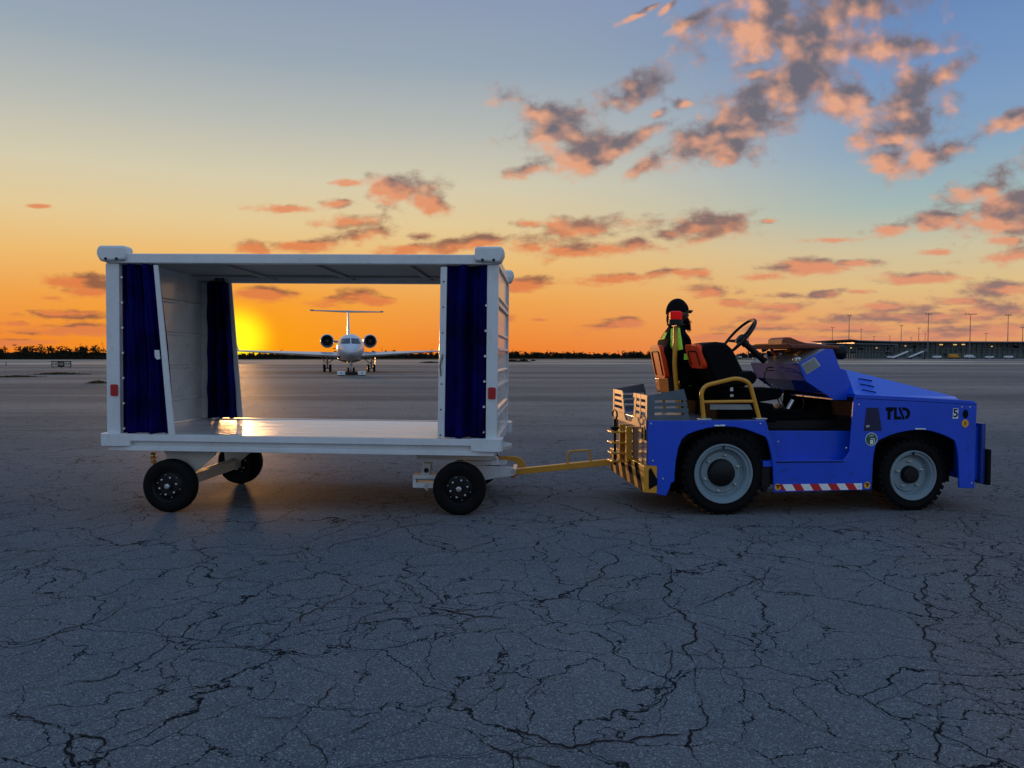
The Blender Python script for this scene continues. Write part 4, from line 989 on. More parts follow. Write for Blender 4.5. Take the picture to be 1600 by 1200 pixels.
rp([(.016, zr0), (.07, zr0), (.07, zr1), (.016, zr1)], xr0-.004); rp([(TW-.016, zr0), (TW-.07, zr0), (TW-.07, zr1), (TW-.016, zr1)], xr0-.004)
rp([(.40, zr0), (.46, zr0), (.41, zr1), (.35, zr1)], xr0-.0045); rp([(.78, zr0), (.84, zr0), (.94, zr1), (.88, zr1)], xr0-.0045)
rp([(.22, zr0), (.25, zr0), (.25, zr1), (.22, zr1)], xr0-.005)
b.split('rack_rear', RACKG, tug, smooth=0)
b = MB(); b.prism([(.016, zr0-.07), (TW-.016, zr0-.07), (TW-.016, zr0+.004), (.78, zr0+.004), (.70, zr0-.05), (.50, zr0-.05), (.42, zr0+.004), (.016, zr0+.004)], xr0-.012, xr0-.0065, axis='x'); b.build('rack_skirt', RACKG, tug, smooth=0)
# louvred vents on the rear face
for yv in (.10, 1.13):
    b = MB(); b.box((xr0-.018, yv-.045, zdk-.17), (xr0-.0125, yv+.045, zdk-.045)); v = b.build('vent_frame', mat('yellow_vent', (.7, .42, .12), .4), tug, bevel=.002)
    for k in range(3):
        b = MB(); b.box((xr0-.020, yv-.030+.022*k, zdk-.155), (xr0-.0185, yv-.018+.022*k, zdk-.06)); b.build('vent_slot', DECAL_K, v)
# hitch: yellow stepped bracket with a long pin
yh = .62; hx = xr0-.03
b = MB(); b.box((hx-.03, yh-.14, tz(990, 735)), (hx+.02, yh-.11, zdk-.09)); b.box((hx-.03, yh+.11, tz(990, 735)), (hx+.02, yh+.14, zdk-.09)); b.build('hitch_cheek', YELLOW, tug, bevel=.003)
hz = []
for k, py in enumerate((676, 693, 709, 722)):
    z = rear_pt(965, py, hx-.10)[1]; hz.append(z)
    b = MB(); b.box((hx-.15, yh-.085, z-.007), (hx+.02, yh+.085, z+.007)); b.build('hitch_plate', YELLOW, tug, bevel=.004)
b = MB(); pxp = hx-.10; zt0 = rear_pt(963, 655, pxp)[1]
b.tube([(pxp, yh, hz[-1]-.04), (pxp, yh, zt0)], .012, 12); pin = b.build('hitch_pin', BLACKP, tug)
b = MB(); b.tube([(pxp+.0, yh+.085*math.cos(t), zt0+.038+.040*math.sin(t)) for t in [2*math.pi*k/28 for k in range(28)]], .008, 8, closed=True); b.build('pin_ring', BLACKP, pin)
b = MB(); b.lathe([(0, .03), (.03, .045), (.035, .02)], c=(pxp, yh, hz[0]+.012), axis='z', seg=16); b.build('pin_collar', BLACKP, pin)

# ---- guard rail of yellow tube
for y in (.07, TW-.07):
    G_ = lambda px, py: (TF.p(px, py, .07)[0], y, TF.p(px, py, .07)[1])
    b = MB(); b.tube(round_path([G_(1100, 656), G_(1094.5, 604), G_(1151, 590.5), G_(1171, 597), G_(1187, 656)], .09, 8), .0175, 14)
    gr = b.build('guard_rail', YELLOW, tug)
    b = MB(); b.tube([G_(1099, 628), G_(1178.5, 627)], .0135, 12); b.build('guard_bar', YELLOW, gr)
    b = MB(); p = G_(1100, 656); b.box((p[0]-.05, y-.035, zdk), (p[0]+.05, y+.035, zdk+.012)); p = G_(1187, 656); b.box((p[0]-.05, y-.035, zdk), (p[0]+.05, y+.035, zdk+.012)); b.split('rail_foot', STEEL, gr, bevel=.003)

# ---- seats
def seat(yc, xo=0.0, low=576):
    """driver seats face forward (local +x)"""
    ref = .40; S0 = len(tug.children); start = set(bpy.data.objects)
    b = MB(); pr = TF.pts([(1073, 548), (1078, 537), (1096, 534.5), (1110, 536), (1121, 546), (1136, 577), (1147, 600), (1120, 603), (1094, 596)], ref)
    b.prism(pr, yc-.20, yc+.20); back = b.build('backrest', VINYL, tug, bevel=.04, seg=4)
    b = MB(); q = TF.pts([(1070.5, 548), (1075, 539), (1098, 536.5), (1105, 573), (1080, 574)], ref)
    # shell: orange rounded panel on the rear of the backrest
    x0, z1 = TF.p(1072, 538, ref); x1, z0 = TF.p(1083, low, ref)
    prf = rrect(-.175, 0, .175, z1-z0, .05, 5)
    A_ = [(x0+(x1-x0)*(1-(v/(z1-z0))) - .030, yc+u, z0+v) for u, v in prf]; B_ = [(p[0]+.045, p[1], p[2]) for p in A_]
    va = [b._v(p) for p in A_]; vb_ = [b._v(p) for p in B_]; n = len(va)
    b.bm.faces.new(va); b.bm.faces.new(vb_[::-1])
    for i in range(n): b.bm.faces.new((va[i], vb_[i], vb_[(i+1) % n], va[(i+1) % n]))
    sh = b.build('back_shell', ORANGE, back, bevel=.008)
    b = MB(); pts = [(x0+(x1-x0)*(1-v/(z1-z0))-.032, yc+u, z0+v) for u, v in ((-.11, .03), (-.11, z1-z0-.06), (.11, z1-z0-.06), (.11, .03))]
    b.tube(round_path(pts, .03), .006, 8); b.build('shell_groove', VINYL, sh)
    b = MB(); b.prism(TF.pts([(1098, 596), (1124, 580), (1148, 578.5), (1156, 583), (1157, 592), (1150, 600), (1100, 606)], ref), yc-.22, yc+.22); b.build('seat_cushion', VINYL, tug, bevel=.03, seg=4)
    b = MB(); b.prism(TF.pts([(1100, 606), (1196, 606), (1197, 616), (1190, 622), (1150, 628), (1106, 628)], ref), yc-.19, yc+.19); b.build('seat_base', MATTE, tug, bevel=.012)
    for o in set(bpy.data.objects)-start:
        if o.parent == tug: o.location.x += xo
    return back
seat(.40, .065)
FS = .36      # far seat sits level with the near one
seat(.95, -.10, 594)
b = MB(); b.prism(TF.pts([(1104, 629), (1188, 628), (1194, 656), (1104, 656)], .40), .14, TW-.14); b.build('seat_box', MATTE, tug, bevel=.006)
prismp([(1110, 632), (1172, 632), (1176, 640), (1110, 640)], .13, .139, mat('grey_box_lid', (.30, .33, .32), .5), 'box_lid', bevel=.002)
dec([(1141, 605), (1145.5, 605), (1145.5, 611), (1141, 611)], DECAL_W, 'seat_label', tug, y=.205)
prismp([(1141, 616), (1146, 616), (1146, 620), (1141, 620)], .205, .21, STEEL, 'seat_bolt')
# cushions and backrest for the middle lamp post
yp = .66
LP = lambda px, py: (TF.p(px, py, yp)[0]-.0, yp, TF.p(px, py, yp)[1])
b = MB(); b.tube(round_path([LP(1056, 509), LP(1054, 568), LP(1060, 645)], .05), .021, 14); lp = b.build('lamp_post', YELLOW, tug)
x, _, z = LP(1055.5, 508)
b = MB(); b.lathe([(0, .085), (.006, .085), (.012, .062), (.045, .060), (.05, .056)], c=(x, yp, z), axis='z', seg=32); bb = b.build('beacon_base', BLACKP, lp)
b = MB(); [b.box((x+.0545*math.cos(a)-.002, yp+.0545*math.sin(a)-.002, z+.052), (x+.0545*math.cos(a)+.003, yp+.0545*math.sin(a)+.003, z+.11)) for a in [2*math.pi*k/20 for k in range(20)]]; rb_ = b
b = MB(); b.lathe([(.05, .054), (.10, .056), (.118, .052), (.124, .04), (.126, .0001)], c=(x, yp, z), axis='z', seg=32)
b.build('beacon_lens', mat('red_lens', (.50, .002, .002), .4, var=.3, emit=(1, .01, .005), estr=.16, spec=.15), bb)  # weak emission stands in for low sun glowing through the red plastic
b = MB(); b.box((x-.02, yp-.10, z-.012), (x+.02, yp+.05, z-.001)); b.build('beacon_bracket', BLACKP, lp, bevel=.002)
rb_.build('lens_ribs', _MATS['red_lens'], bb, smooth=0)['kind'] = 'stuff'
# work lamp box on the rear of the far seat
prismp([(1029, 591), (1044, 591), (1046, 613), (1032, 613)], .70, .82, mat('orange_lamp_lens', (.85, .20, .02), .3, coat=.4), 'tail_lamp', bevel=.006)
prismp([(1044.5, 591), (1053, 591), (1056, 612), (1046.5, 612)], .70, .82, BLACKP, 'tail_lamp_housing', bevel=.005)

# ---- dashboard console
def QP(px, py, y): x, z = TF.p(px, py, y); return (x, y, z)
yn, yf = .14, 1.16
xc0 = QP(1248, 568, yn)
cs = [(1248, 568), (1290, 545), (1302, 546), (1313, 575.5), (1320, 577.5), (1334.5, 619), (1333.5, 625), (1303, 625), (1258, 595)]
C = TF.pts(cs, yn)
b = MB(); b.prism(C, yn, yn+.012); con = b.build('console_side', BLUE, tug, bevel=.004)
b = MB(); b.prism(C, yf-.012, yf); b.build('console_side', BLUE, tug, bevel=.004)
(xa, za), (xb, zb_), (xc2, zc2), (xd, zd) = C[0], C[1], C[7], C[8]
b = MB()
b.hexa([(xa, yn+.0125, za), (xb, yn+.0125, zb_), (xb, yf-.0125, zb_), (xa, yf-.0125, za)], [(xa+.005, yn+.0125, za-.01), (xb, yn+.0125, zb_-.01), (xb, yf-.0125, zb_-.01), (xa+.005, yf-.0125, za-.01)])
dt = b.build('dash_top', DASHM, tug, smooth=0)
b = MB(); b.hexa([(xa, yn+.0125, za-.0005), (xd, yn+.0125, zd), (xd, yf-.0125, zd), (xa, yf-.0125, za-.0005)], [(xa+.012, yn+.0125, za-.0105), (xd+.012, yn+.0125, zd+.005), (xd+.012, yf-.0125, zd+.005), (xa+.012, yf-.0125, za-.0105)])
dp = b.build('dash_panel', BLUED, tug, smooth=0)
# lower centre pod under the far part of the dash
b = MB(); b.hexa([(xd+.0, .45, zd+.06), (xd+.0, 1.12, zd+.06), (xd+.30, 1.12, zd+.02), (xd+.30, .45, zd+.02)], [(xd+.10, .52, zd-.10), (xd+.10, 1.0, zd-.10), (xd+.28, 1.0, zd-.12), (xd+.28, .52, zd-.12)]); b.build('dash_pod', BLUED, tug, bevel=.006)
b = MB(); b.hexa([(xc2, yn+.02, zc2), (xc2, yf-.02, zc2), (C[6][0], yf-.02, C[6][1]), (C[6][0], yn+.02, C[6][1])], [(xc2-.0, yn+.02, zc2+.01), (xc2, yf-.02, zc2+.01), (C[6][0], yf-.02, C[6][1]+.01), (C[6][0], yn+.02, C[6][1]+.01)]); b.build('console_floor', BLUED, tug)
# inner bulkhead and far panel seen under the console
b = MB(); b.box((xf0+.01, .024, zin-.01), (xf0+.03, TW-.024, zn-.02)); b.build('bulkhead', mat('worn_reflective_panel', (.012, .007, .009), .9, 0, spec=.04, var=.4), tug)
b = MB(); b.prism(TF.pts([(1226, 606), (1330, 622), (1333, 656), (1222, 640)], 1.0), 1.0, 1.012); b.build('kick_panel', mat('worn_reflective_panel', (.10, .06, .07), .3), tug)
b = MB(); b.prism(TF.pts([(1205, 645), (1240, 640), (1331, 652), (1331, 673), (1201, 674)], .30), .30, 1.0); b.build('pedal_box', MATTE, tug, bevel=.01)
prismp([(1196, 657), (1213, 643), (1217, 658), (1210, 660)], .5, .62, PAPER, 'paper_sheet', smooth=0)
# pedals, levers, hose
b = MB(); b.tube([QP(1206, 600, .6), QP(1222, 640, .6)], .008, 8); b.tube([QP(1212, 602, .62), QP(1227, 642, .62)], .006, 8); b.tube([QP(1226, 648, .5), QP(1239, 625, .5)], .02, 8); b.split('pedal_rod', STEEL, tug)
b = MB()
for k, (px, py) in enumerate(((1222, 652), (1228, 645), (1217, 636))): b.prism(TF.pts([(px-5, py+5), (px+2, py-5), (px+7, py-3), (px+1, py+8)], .45+.05*k), .45+.05*k, .52+.05*k)
b.split('pedal', RUST, tug)
b = MB(); b.tube(round_path([QP(1255, 618, .3), QP(1256, 632, .3), QP(1253, 640, .3)], .02), .005, 8); b.build('cable', BLACKP, tug)
# key cluster hanging on the dash panel
b = MB(); b.tube(round_path([QP(1208, 574, .62), QP(1199, 574, .62), QP(1195, 582, .62), QP(1194, 600, .62)], .02), .006, 8); b.tube([QP(1196, 579, .60), QP(1210, 579, .60)], .004, 8); b.split('switch_cable', BLACKP, dp)
# instruments on the dash top
def ontop(px, py):
    a = Vector((xa, yn, za)); u = Vector((xb-xa, 0, zb_-za)); nn = u.cross(Vector((0, 1, 0))).normalized(); nn = -nn if nn.z < 0 else nn
    o_ = TF.I @ Vector((0, 0, CAM_H)); d_ = TF.I.to_3x3() @ ray(px, py); t = (a-o_).dot(nn)/d_.dot(nn); return o_+d_*t, nn
for px, py, r, h, m, nm in ((1196, 548, .035, .05, BLACKP, 'gauge_pod'), (1203, 556, .022, .05, BLACKP, 'switch'), (1199, 561, .015, .03, STEEL, 'switch'), (1213, 556, .013, .045, DECAL_R, 'red_knob'), (1212, 561, .012, .025, YELLOW, 'key_switch'), (1220, 553, .028, .02, STEEL, 'gauge'), (1207, 550, .020, .03, DECAL_W, 'switch'), (1243, 560, .03, .014, STEEL, 'clip'), (1248, 561, .022, .016, STEEL, 'clip'), (1178, 562, .012, .02, STEEL, 'switch')):
    p, nn = ontop(px, py); b = MB(); b.M = Matrix.Translation(p) @ nn.to_track_quat('Z', 'Y').to_matrix().to_4x4()
    b.lathe([(0, r), (h*.7, r*.9), (h, r*.6), (h, .0001)], axis='z', seg=14); b.build(nm, m, dt)
for q in (((1222, 552), (1233, 545), (1240, 545), (1229, 553)), ((1240, 554), (1249, 549), (1254, 549), (1246, 555))):
    P4 = [ontop(*w)[0] for w in q]; nn = ontop(*q[0])[1]; b = MB(); b.hexa([p+nn*.001 for p in P4], [p+nn*.004 for p in P4]); b.build('dash_label', mat('ochre_label', (.40, .26, .08), .5), dt, smooth=0)
# data plate on the console side
dec([(1251.5, 569.5), (1273, 557.5), (1282.5, 571), (1261, 585)], mat('grey_data_plate', (.33, .36, .34), .5), 'data_plate', con, y=yn-.003)
for k in range(7):
    t = k/7; a0, a1 = (1254+8.2*t, 571.5+12*t), (1271.5+8.5*t, 561.5+11*t)
    dec([a0, a1, (a1[0]+.5, a1[1]+.7), (a0[0]+.5, a0[1]+.7)], mat('plate_print', (.12, .13, .13), .6), 'plate_line', con, y=yn-.0045, t=.001)
# cowl: orange-brown lid with a hump over the instruments
b = MB(); cz0 = TF.pts([(1179, 538), (1286, 541), (1286, 546), (1186, 545)], yf-.05)
b.prism(TF.pts([(1213, 537.5), (1294, 540.5), (1294, 545), (1222, 544.5)], .5), .30, yf); lid = b.build('cowl_lid', BROWNC, tug, bevel=.008)
b = MB(); b.prism(TF.pts([(1181, 537.5), (1222, 537.5), (1222, 544.5), (1186, 545)], yf-.05), .75, yf); b.build('cowl_lid', BROWNC, tug, bevel=.006)
b = MB(); b.prism(TF.pts([(1210, 538), (1211.5, 530), (1216, 527.5), (1224, 527.8), (1236, 533), (1250, 537), (1286, 539.5), (1286, 541), (1222, 541)], .7), .55, .85); b.build('cowl_hump', BROWNC, lid, bevel=.02, seg=3)
b = MB(); b.prism(TF.pts([(1240, 534.5), (1284, 537.5), (1300, 541), (1284, 541), (1240, 539)], .9), .86, 1.10); b.build('cowl_top', mat('grey_cowl', (.22, .24, .26), .4), lid, bevel=.01)
# headlamp
x, z = TF.p(1299, 551, .55); b = MB(); b.lathe([(-.06, .03), (-.03, .055), (.03, .065), (.04, .06), (.04, .0001)], c=(x, .42, z), axis='x', seg=24); b.build('headlamp', BLACKP, tug)
# ---- steering wheel and column
yc = .62
cC = Vector(QP(1153.5, 527, yc)); base = Vector(QP(1190, 560, yc)); nax = (cC-base).normalized()
b = MB(); b.tube([base - nax*.04, cC - nax*.05], .028, 16); b.tube([cC-nax*.10, cC-nax*.03], .035, 16); col_ = b.build('steering_column', BLACKP, tug)
nw = Vector((-.76, .0, .65)).normalized()
uu = nw.cross(Vector((0, 1, 0))).normalized(); vv = nw.cross(uu).normalized(); RW_ = .205
b = MB(); b.tube([cC + uu*RW_*math.cos(t) + vv*RW_*math.sin(t) for t in [2*math.pi*k/56 for k in range(56)]], .0125, 12, closed=True)
sw = b.build('steering_wheel', BLACKP, tug)
b = MB()
for a in (R(40), R(160), R(280)):
    d_ = uu*math.cos(a)+vv*math.sin(a); b.tube([cC-nw*.035+d_*.02, cC-nw*.028+d_*.10, cC+d_*RW_], [.019, .015, .010], 10)
b.split('spoke', BLACKP, sw)
b = MB(); b.M = Matrix.Translation(cC-nw*.05) @ nw.to_track_quat('Z', 'Y').to_matrix().to_4x4(); b.lathe([(0, .04), (.02, .05), (.04, .048), (.05, .03), (.05, .0001)], axis='z', seg=24); b.build('steering_hub', BLACKP, sw)

# ================================================================== person in the far seat
SKIN = mat('dark_skin', (0.06, 0.032, 0.02), 0.5, var=0.1); JACKET = mat('black_uniform', (0.004, 0.0045, 0.007), 0.9, var=0.2, bump=0.003, bscale=25, spec=0.05)
HAIR = mat('black_beard', (0.005, 0.004, 0.004), 0.9, var=0.2, spec=0.1, bump=0.004, bscale=90); CAPM = mat('black_knit_cap', (0.007, 0.007, 0.008), 0.95, var=0.2, bump=0.002, bscale=220, spec=0.1)
HIVIS = mat('lime_hi_vis_band', (0.50, 0.92, 0.03), 0.6, var=0.05)
yP = .93
def PP(px, py, dy=0.0): x, z = TF.p(px, py, yP+dy); return Vector((x, yP+dy, z))
person = thing('person', 'person in black cap and lime-banded dark uniform, seated at the far side of the tractor', 'person', M=TF.M)
def skinned(name, V, E, m, parent, sub=2):
    me = bpy.data.meshes.new(name); me.from_pydata([v[0] for v in V], E, []); o = bpy.data.objects.new(name, me); COL.objects.link(o); o.parent = parent
    sk = o.modifiers.new('skin', 'SKIN'); ss = o.modifiers.new('sub', 'SUBSURF'); ss.levels = sub; ss.render_levels = sub; sk.use_smooth_shade = True
    if not me.skin_vertices: me.skin_vertices.new()
    for i, v in enumerate(V):
        r = v[1]; me.skin_vertices[0].data[i].radius = r if isinstance(r, tuple) else (r, r)
    me.skin_vertices[0].data[0].use_root = True
    me.materials.append(m); return o
hip = PP(1066, 592) + Vector((.02, 0, 0)); ch = PP(1056, 548); sh_ = PP(1050, 524); nk = PP(1057, 510); hd = PP(1059, 494)
s_ = .20
V = [(hip, (.15, .13)), ((hip+ch)/2+Vector((.0, 0, 0)), (.16, .15)), (ch, (.17, .16)), (sh_, (.155, .13)), (nk, (.062, .062)), (hd+Vector((0, 0, -.02)), (.07, .07))]
E = [(0, 1), (1, 2), (2, 3), (3, 4), (4, 5)]
def limb(root, pts):
    p = root
    for q in pts: V.append(q); E.append((p, len(V)-1)); p = len(V)-1
for s in (-1, 1):
    S = sh_ + Vector((-.015, s*.17, -.045)); el = ch + Vector((.06, s*.26, -.16)); wr = ch + Vector((.29, s*.17, -.24))
    limb(3, [(S, .075), ((S+el)/2, .062), (el, .052), ((el+wr)/2, .044), (wr, .030), (wr+Vector((.05, -s*.01, -.005)), (.022, .038))])
    K = hip + Vector((.44, s*.12, .03)); A = K + Vector((.14, 0, -.40)); 
    limb(0, [(hip+Vector((.06, s*.09, 0)), .105), ((hip+K)/2+Vector((.03, s*.09, 0)), .09), (K, .065), ((K+A)/2, .055), (A, .040), (A+Vector((.10, 0, -.04)), (.035, .045)), (A+Vector((.19, 0, -.045)), (.025, .045))])
bodyp = skinned('uniform', V, E, JACKET, person)
# hands with fingers resting on the thighs
for s in (-1, 1):
    wr = ch + Vector((.29+.05, s*.16, -.245)); HV = [(wr, .022)]; HE = []
    for f, (dy, ln) in enumerate(((-.028, .055), (-.010, .068), (.009, .064), (.026, .050))):
        k = len(HV); HV += [(wr+Vector((.055, dy, -.004)), .0095), (wr+Vector((.055+ln*.5, dy*1.15, -.014)), .0085), (wr+Vector((.055+ln*.85, dy*1.2, -.038)), .0075)]; HE += [(0, k), (k, k+1), (k+1, k+2)]
    k = len(HV); HV += [(wr+Vector((.025, -s*.038, -.006)), .010), (wr+Vector((.055, -s*.052, -.018)), .009)]; HE += [(0, k), (k, k+1)]
    skinned('hand', HV, HE, SKIN, person, 1)
# head: turned to the right, in profile
hl = Matrix.Translation(hd+Vector((0, 0, .03))) @ Matrix.Rotation(R(14), 4, 'Z')
b = MB(); b.M = hl
bm_ = b.bm
bmesh.ops.create_icosphere(bm_, subdivisions=4, radius=1.0)
for v in bm_.verts:
    c = v.co.copy(); x, y, z = c.x*.103, c.y*.080, c.z*.125
    if z < -.02: x *= 1-.25*min(1, (-z-.02)/.1) * (1 if c.x < 0 else .55); y *= 1-.30*min(1, (-z-.02)/.1)
    if c.x > .75 and abs(c.y) < .22:      # nose
        nz = math.exp(-((z+.022)/.020)**2); x += .026*nz*(1-abs(c.y)/.22)
        x += .006*math.exp(-((z+.06)/.008)**2)*(1-abs(c.y)/.22)
    if c.x > .6 and .12 < abs(c.y) < .5: x -= .010*math.exp(-((z-.008)/.014)**2)
    v.co = hl @ Vector((x, y, z))
head = b.build('head', SKIN, person, smooth=180, weld=False)
b = MB(); b.M = hl
for s in (-1, 1):
    b.ball((.0, s*.080, -.012), (.020, .010, .032), 10, 8)
b.split('ear', SKIN, head)
b = MB(); b.M = hl
for s in (-1, 1): b.ball((.086, s*.03, .008), (.013, .013, .013), 10, 8)
b.split('eye', mat('eye_white', (.5, .48, .45), .3), head)
# knit cap
b = MB(); b.M = hl
bmesh.ops.create_icosphere(b.bm, subdivisions=4, radius=1.0)
for v in list(b.bm.verts):
    c = v.co.copy(); lim = .14 + .22*c.x
    if c.z < lim-.22 and c.x > -.3 or c.z < -.25: b.bm.verts.remove(v); continue
    rr_ = 1.0+.03*mnoise.noise(c*3)
    v.co = hl @ Vector((c.x*.111*rr_-.004, c.y*.090*rr_, c.z*.130*rr_+.004))
cap = b.build('knit_cap', CAPM, person, smooth=180, weld=False); cap.modifiers.new('t', 'SOLIDIFY').thickness = .006
# long hair down the nape and the beard
rb = random.Random(9)
b = MB(); b.M = hl
b.ball((-.045, 0, -.055), (.062, .078, .10), 20, 14); b.build('nape_hair', HAIR, head)
b = MB(); b.M = hl
bmesh.ops.create_icosphere(b.bm, subdivisions=4, radius=1.0)
for v in b.bm.verts:
    c = v.co.copy(); k = 1+.16*mnoise.noise(c*4)+.05*mnoise.noise(c*12)
    v.co = hl @ Vector((.070+c.x*.050*k+.012*(-c.z), c.y*.056*k, -.090+c.z*.068*k))
bd = b.build('beard', HAIR, head, smooth=180, weld=False)
b = MB(); b.M = hl
for k in range(60):
    a = rb.uniform(-1.2, 1.2); p0 = Vector((.075+.042*math.cos(a)*rb.uniform(.6, 1), .05*math.sin(a), -.12+rb.uniform(-.03, .05))); d_ = Vector((rb.uniform(.2, .9), .4*math.sin(a), -rb.uniform(.4, 1.2))).normalized()
    b.tube([p0, p0+d_*.02, p0+d_*.02+Vector((rb.uniform(-.004, .008), 0, -.018))], [.004, .003, .001], 4)
b.build('beard_wisps', HAIR, bd, weld=False)['kind'] = 'stuff'
# sunglasses
b = MB(); b.M = hl
b.box((.100, -.062, -.004), (.112, -.006, .026)); b.box((.100, .006, -.004), (.112, .062, .026)); b.box((.105, -.007, .012), (.111, .007, .018)); b.box((.0, -.088, .012), (.104, -.083, .020)); b.box((.0, .083, .012), (.104, .088, .020)); b.box((.098, -.088, .008), (.108, -.060, .022)); b.box((.098, .060, .008), (.108, .088, .022))
b.build('sunglasses', BLACKP, person, bevel=.003)
# collar and hi-vis bands following the back and shoulder
b = MB(); b.M = Matrix.Translation(nk+Vector((0, 0, -.02))); b.lathe([(-.03, .085), (.0, .082), (.03, .070), (.032, .064), (-.02, .07)], axis='z', seg=28, caps=False); b.build('collar', JACKET, person)
bpy.context.view_layer.update()
_dg = bpy.context.evaluated_depsgraph_get(); _ev = bodyp.evaluated_get(_dg); _Mi = TF.I
def bandp(L, dy=0, name='hi_vis_band'):
    """reflective strip lying on the uniform"""
    bm = bmesh.new(); n, m_ = 14, 5; g = []; o_ = _Mi @ Vector((0, 0, CAM_H))
    A0, A1, B1, B0 = [Vector((*q, 0)) for q in L]
    for i in range(n+1):
        r_ = []
        for j in range(m_+1):
            s, t = i/n, j/m_; q = (A0*(1-s)+B0*s)*(1-t) + (A1*(1-s)+B1*s)*t; d_ = (_Mi.to_3x3() @ ray(q.x, q.y)).normalized()
            ok, loc, nr, _f = _ev.ray_cast(o_, d_)
            r_.append(bm.verts.new(loc + nr*.006) if ok else None)
        g.append(r_)
    for i in range(n):
        for j in range(m_):
            q = (g[i][j], g[i+1][j], g[i+1][j+1], g[i][j+1])
            if all(q) and max((a.co-b.co).length for a in q for b in q) < .09: bm.faces.new(q)
    me = bpy.data.meshes.new(name); bm.to_mesh(me); bm.free(); me.materials.append(HIVIS)
    o = bpy.data.objects.new(name, me); COL.objects.link(o); o.parent = person
    so_ = o.modifiers.new('t', 'SOLIDIFY'); so_.thickness = .003
    return o
bandp([(1034, 519), (1043, 520), (1039, 530), (1025, 532)], -.15)
bandp([(1059, 513), (1062, 513), (1067, 546), (1057, 548)], -.15)
bandp([(1049, 514), (1052, 514), (1052, 548), (1048, 548)], -.15)
bandp([(1069, 553), (1075, 553), (1076, 562), (1069, 562)], -.15)
bandp([(1071, 600), (1080, 601), (1080, 609), (1071, 608)])

# ================================================================== jet parked behind
JW = mat('jet_white_paint', (0.50, 0.52, 0.58), 0.35, var=0.03, coat=0.5)
JG = mat('jet_grey_belly', (0.30, 0.30, 0.30), 0.4, var=0.05)
GLASS = mat('cockpit_glass', (0.004, 0.008, 0.02), 0.3, var=0.02, spec=0.3)
LIP = mat('polished_lip', (0.45, 0.45, 0.46), 0.25, 0.9)
DARK = mat('dark_intake', (0.006, 0.005, 0.005), 0.7)
jp = ground(548.5, 584.2)
JF = Frame(jp, R(12.6)); jet = thing('business_jet', 'white twin-engine jet with a T-tail parked facing the camera, seen through the cart', 'jet', M=JF.M)
def hull(st, seg=40, sq=1.0):
    b = MB(); rings = []
    for (y, z, rx, rz) in st:
        rings.append([b._v((rx*math.cos(2*math.pi*k/seg), y, z + rz*math.sin(2*math.pi*k/seg))) for k in range(seg)])
    for A, B in zip(rings, rings[1:]):
        for k in range(seg): b.bm.faces.new((A[k], A[(k+1) % seg], B[(k+1) % seg], B[k]))
    b.bm.faces.new(rings[0]); b.bm.faces.new(rings[-1][::-1]); return b
fus = hull([(-2.45, 1.60, .03, .03), (-2.40, 1.61, .14, .13), (-2.2, 1.64, .30, .28), (-1.8, 1.70, .50, .45), (-1.2, 1.78, .70, .62), (-.5, 1.87, .86, .80), (.2, 1.95, .96, .95), (1.0, 1.99, 1.03, 1.03), (2.0, 2.0, 1.05, 1.05), (12.5, 2.0, 1.05, 1.05), (15, 2.12, .86, .88), (18, 2.40, .50, .52), (20.5, 2.62, .15, .18)]).build('fuselage', JW, jet, smooth=60)
fair = hull([(5.0, 1.05, .3, .1), (6.2, 1.10, .95, .30), (8.5, 1.12, 1.0, .32), (11, 1.15, .8, .25), (12.2, 1.2, .2, .1)]).build('belly_fairing', JG, jet, smooth=60)
def on_nose(L, m, name):
    """pane projected backwards onto the nose"""
    bm = bmesh.new(); n = 8; A0, A1, B1, B0 = [Vector((*JF.p(px, py, -1.0), 0)) for px, py in L]; g = []
    for i in range(n+1):
        g.append([bm.verts.new(((lambda p: (p.x, -4.0, p.y))((A0*(1-i/n)+B0*i/n)*(1-j/n)+(A1*(1-i/n)+B1*i/n)*(j/n)))) for j in range(n+1)])
    for i in range(n):
        for j in range(n): bm.faces.new((g[i][j], g[i][j+1], g[i+1][j+1], g[i+1][j]))
    me = bpy.data.meshes.new(name); bm.to_mesh(me); bm.free(); me.materials.append(m); o = bpy.data.objects.new(name, me); COL.objects.link(o); o.parent = fus
    w = o.modifiers.new('wrap', 'SHRINKWRAP'); w.target = fus; w.wrap_method = 'PROJECT'; w.use_project_y = True; w.use_project_x = False; w.use_project_z = False; w.use_positive_direction = True; w.use_negative_direction = False; w.offset = .012
    return o
on_nose([(534, 528.5), (547.2, 528), (547.2, 537.2), (530.6, 537.2)], GLASS, 'windscreen')
on_nose([(548.8, 528), (560.8, 528.5), (564.6, 537.4), (548.8, 537.2)], GLASS, 'windscreen')
# wings
for s, px in ((-1, 371), (1, 687)):
    xt = JF.p(px, 548, 9.6)[0]; zt = JF.p(px, 548.3, 9.6)[1]; zr = JF.p(527, 555.2, 6.4)[1]
    b = MB()
    def sec(x, z, y0, y1, th): return [(x, y0, z), (x, y0+(y1-y0)*.3, z+th*.6), (x, y1, z), (x, y0+(y1-y0)*.3, z-th*.4)]
    S1, S2, S3 = sec(s*.6, zr-.05, 5.6, 10.2, .50), sec((xt+s*.6)*.45, zr+(zt-zr)*.4, 7.4, 10.2, .32), sec(xt, zt, 9.6, 10.9, .12)
    b.hexa(S1, S2); b.hexa(S2, S3)
    w = b.build('wing', JW, jet, smooth=50)
    b = MB(); b.hexa(sec(xt, zt, 9.7, 10.9, .12), sec(xt+s*.25, zt+.75, 10.3, 11.0, .05)); b.build('winglet', JW, w)
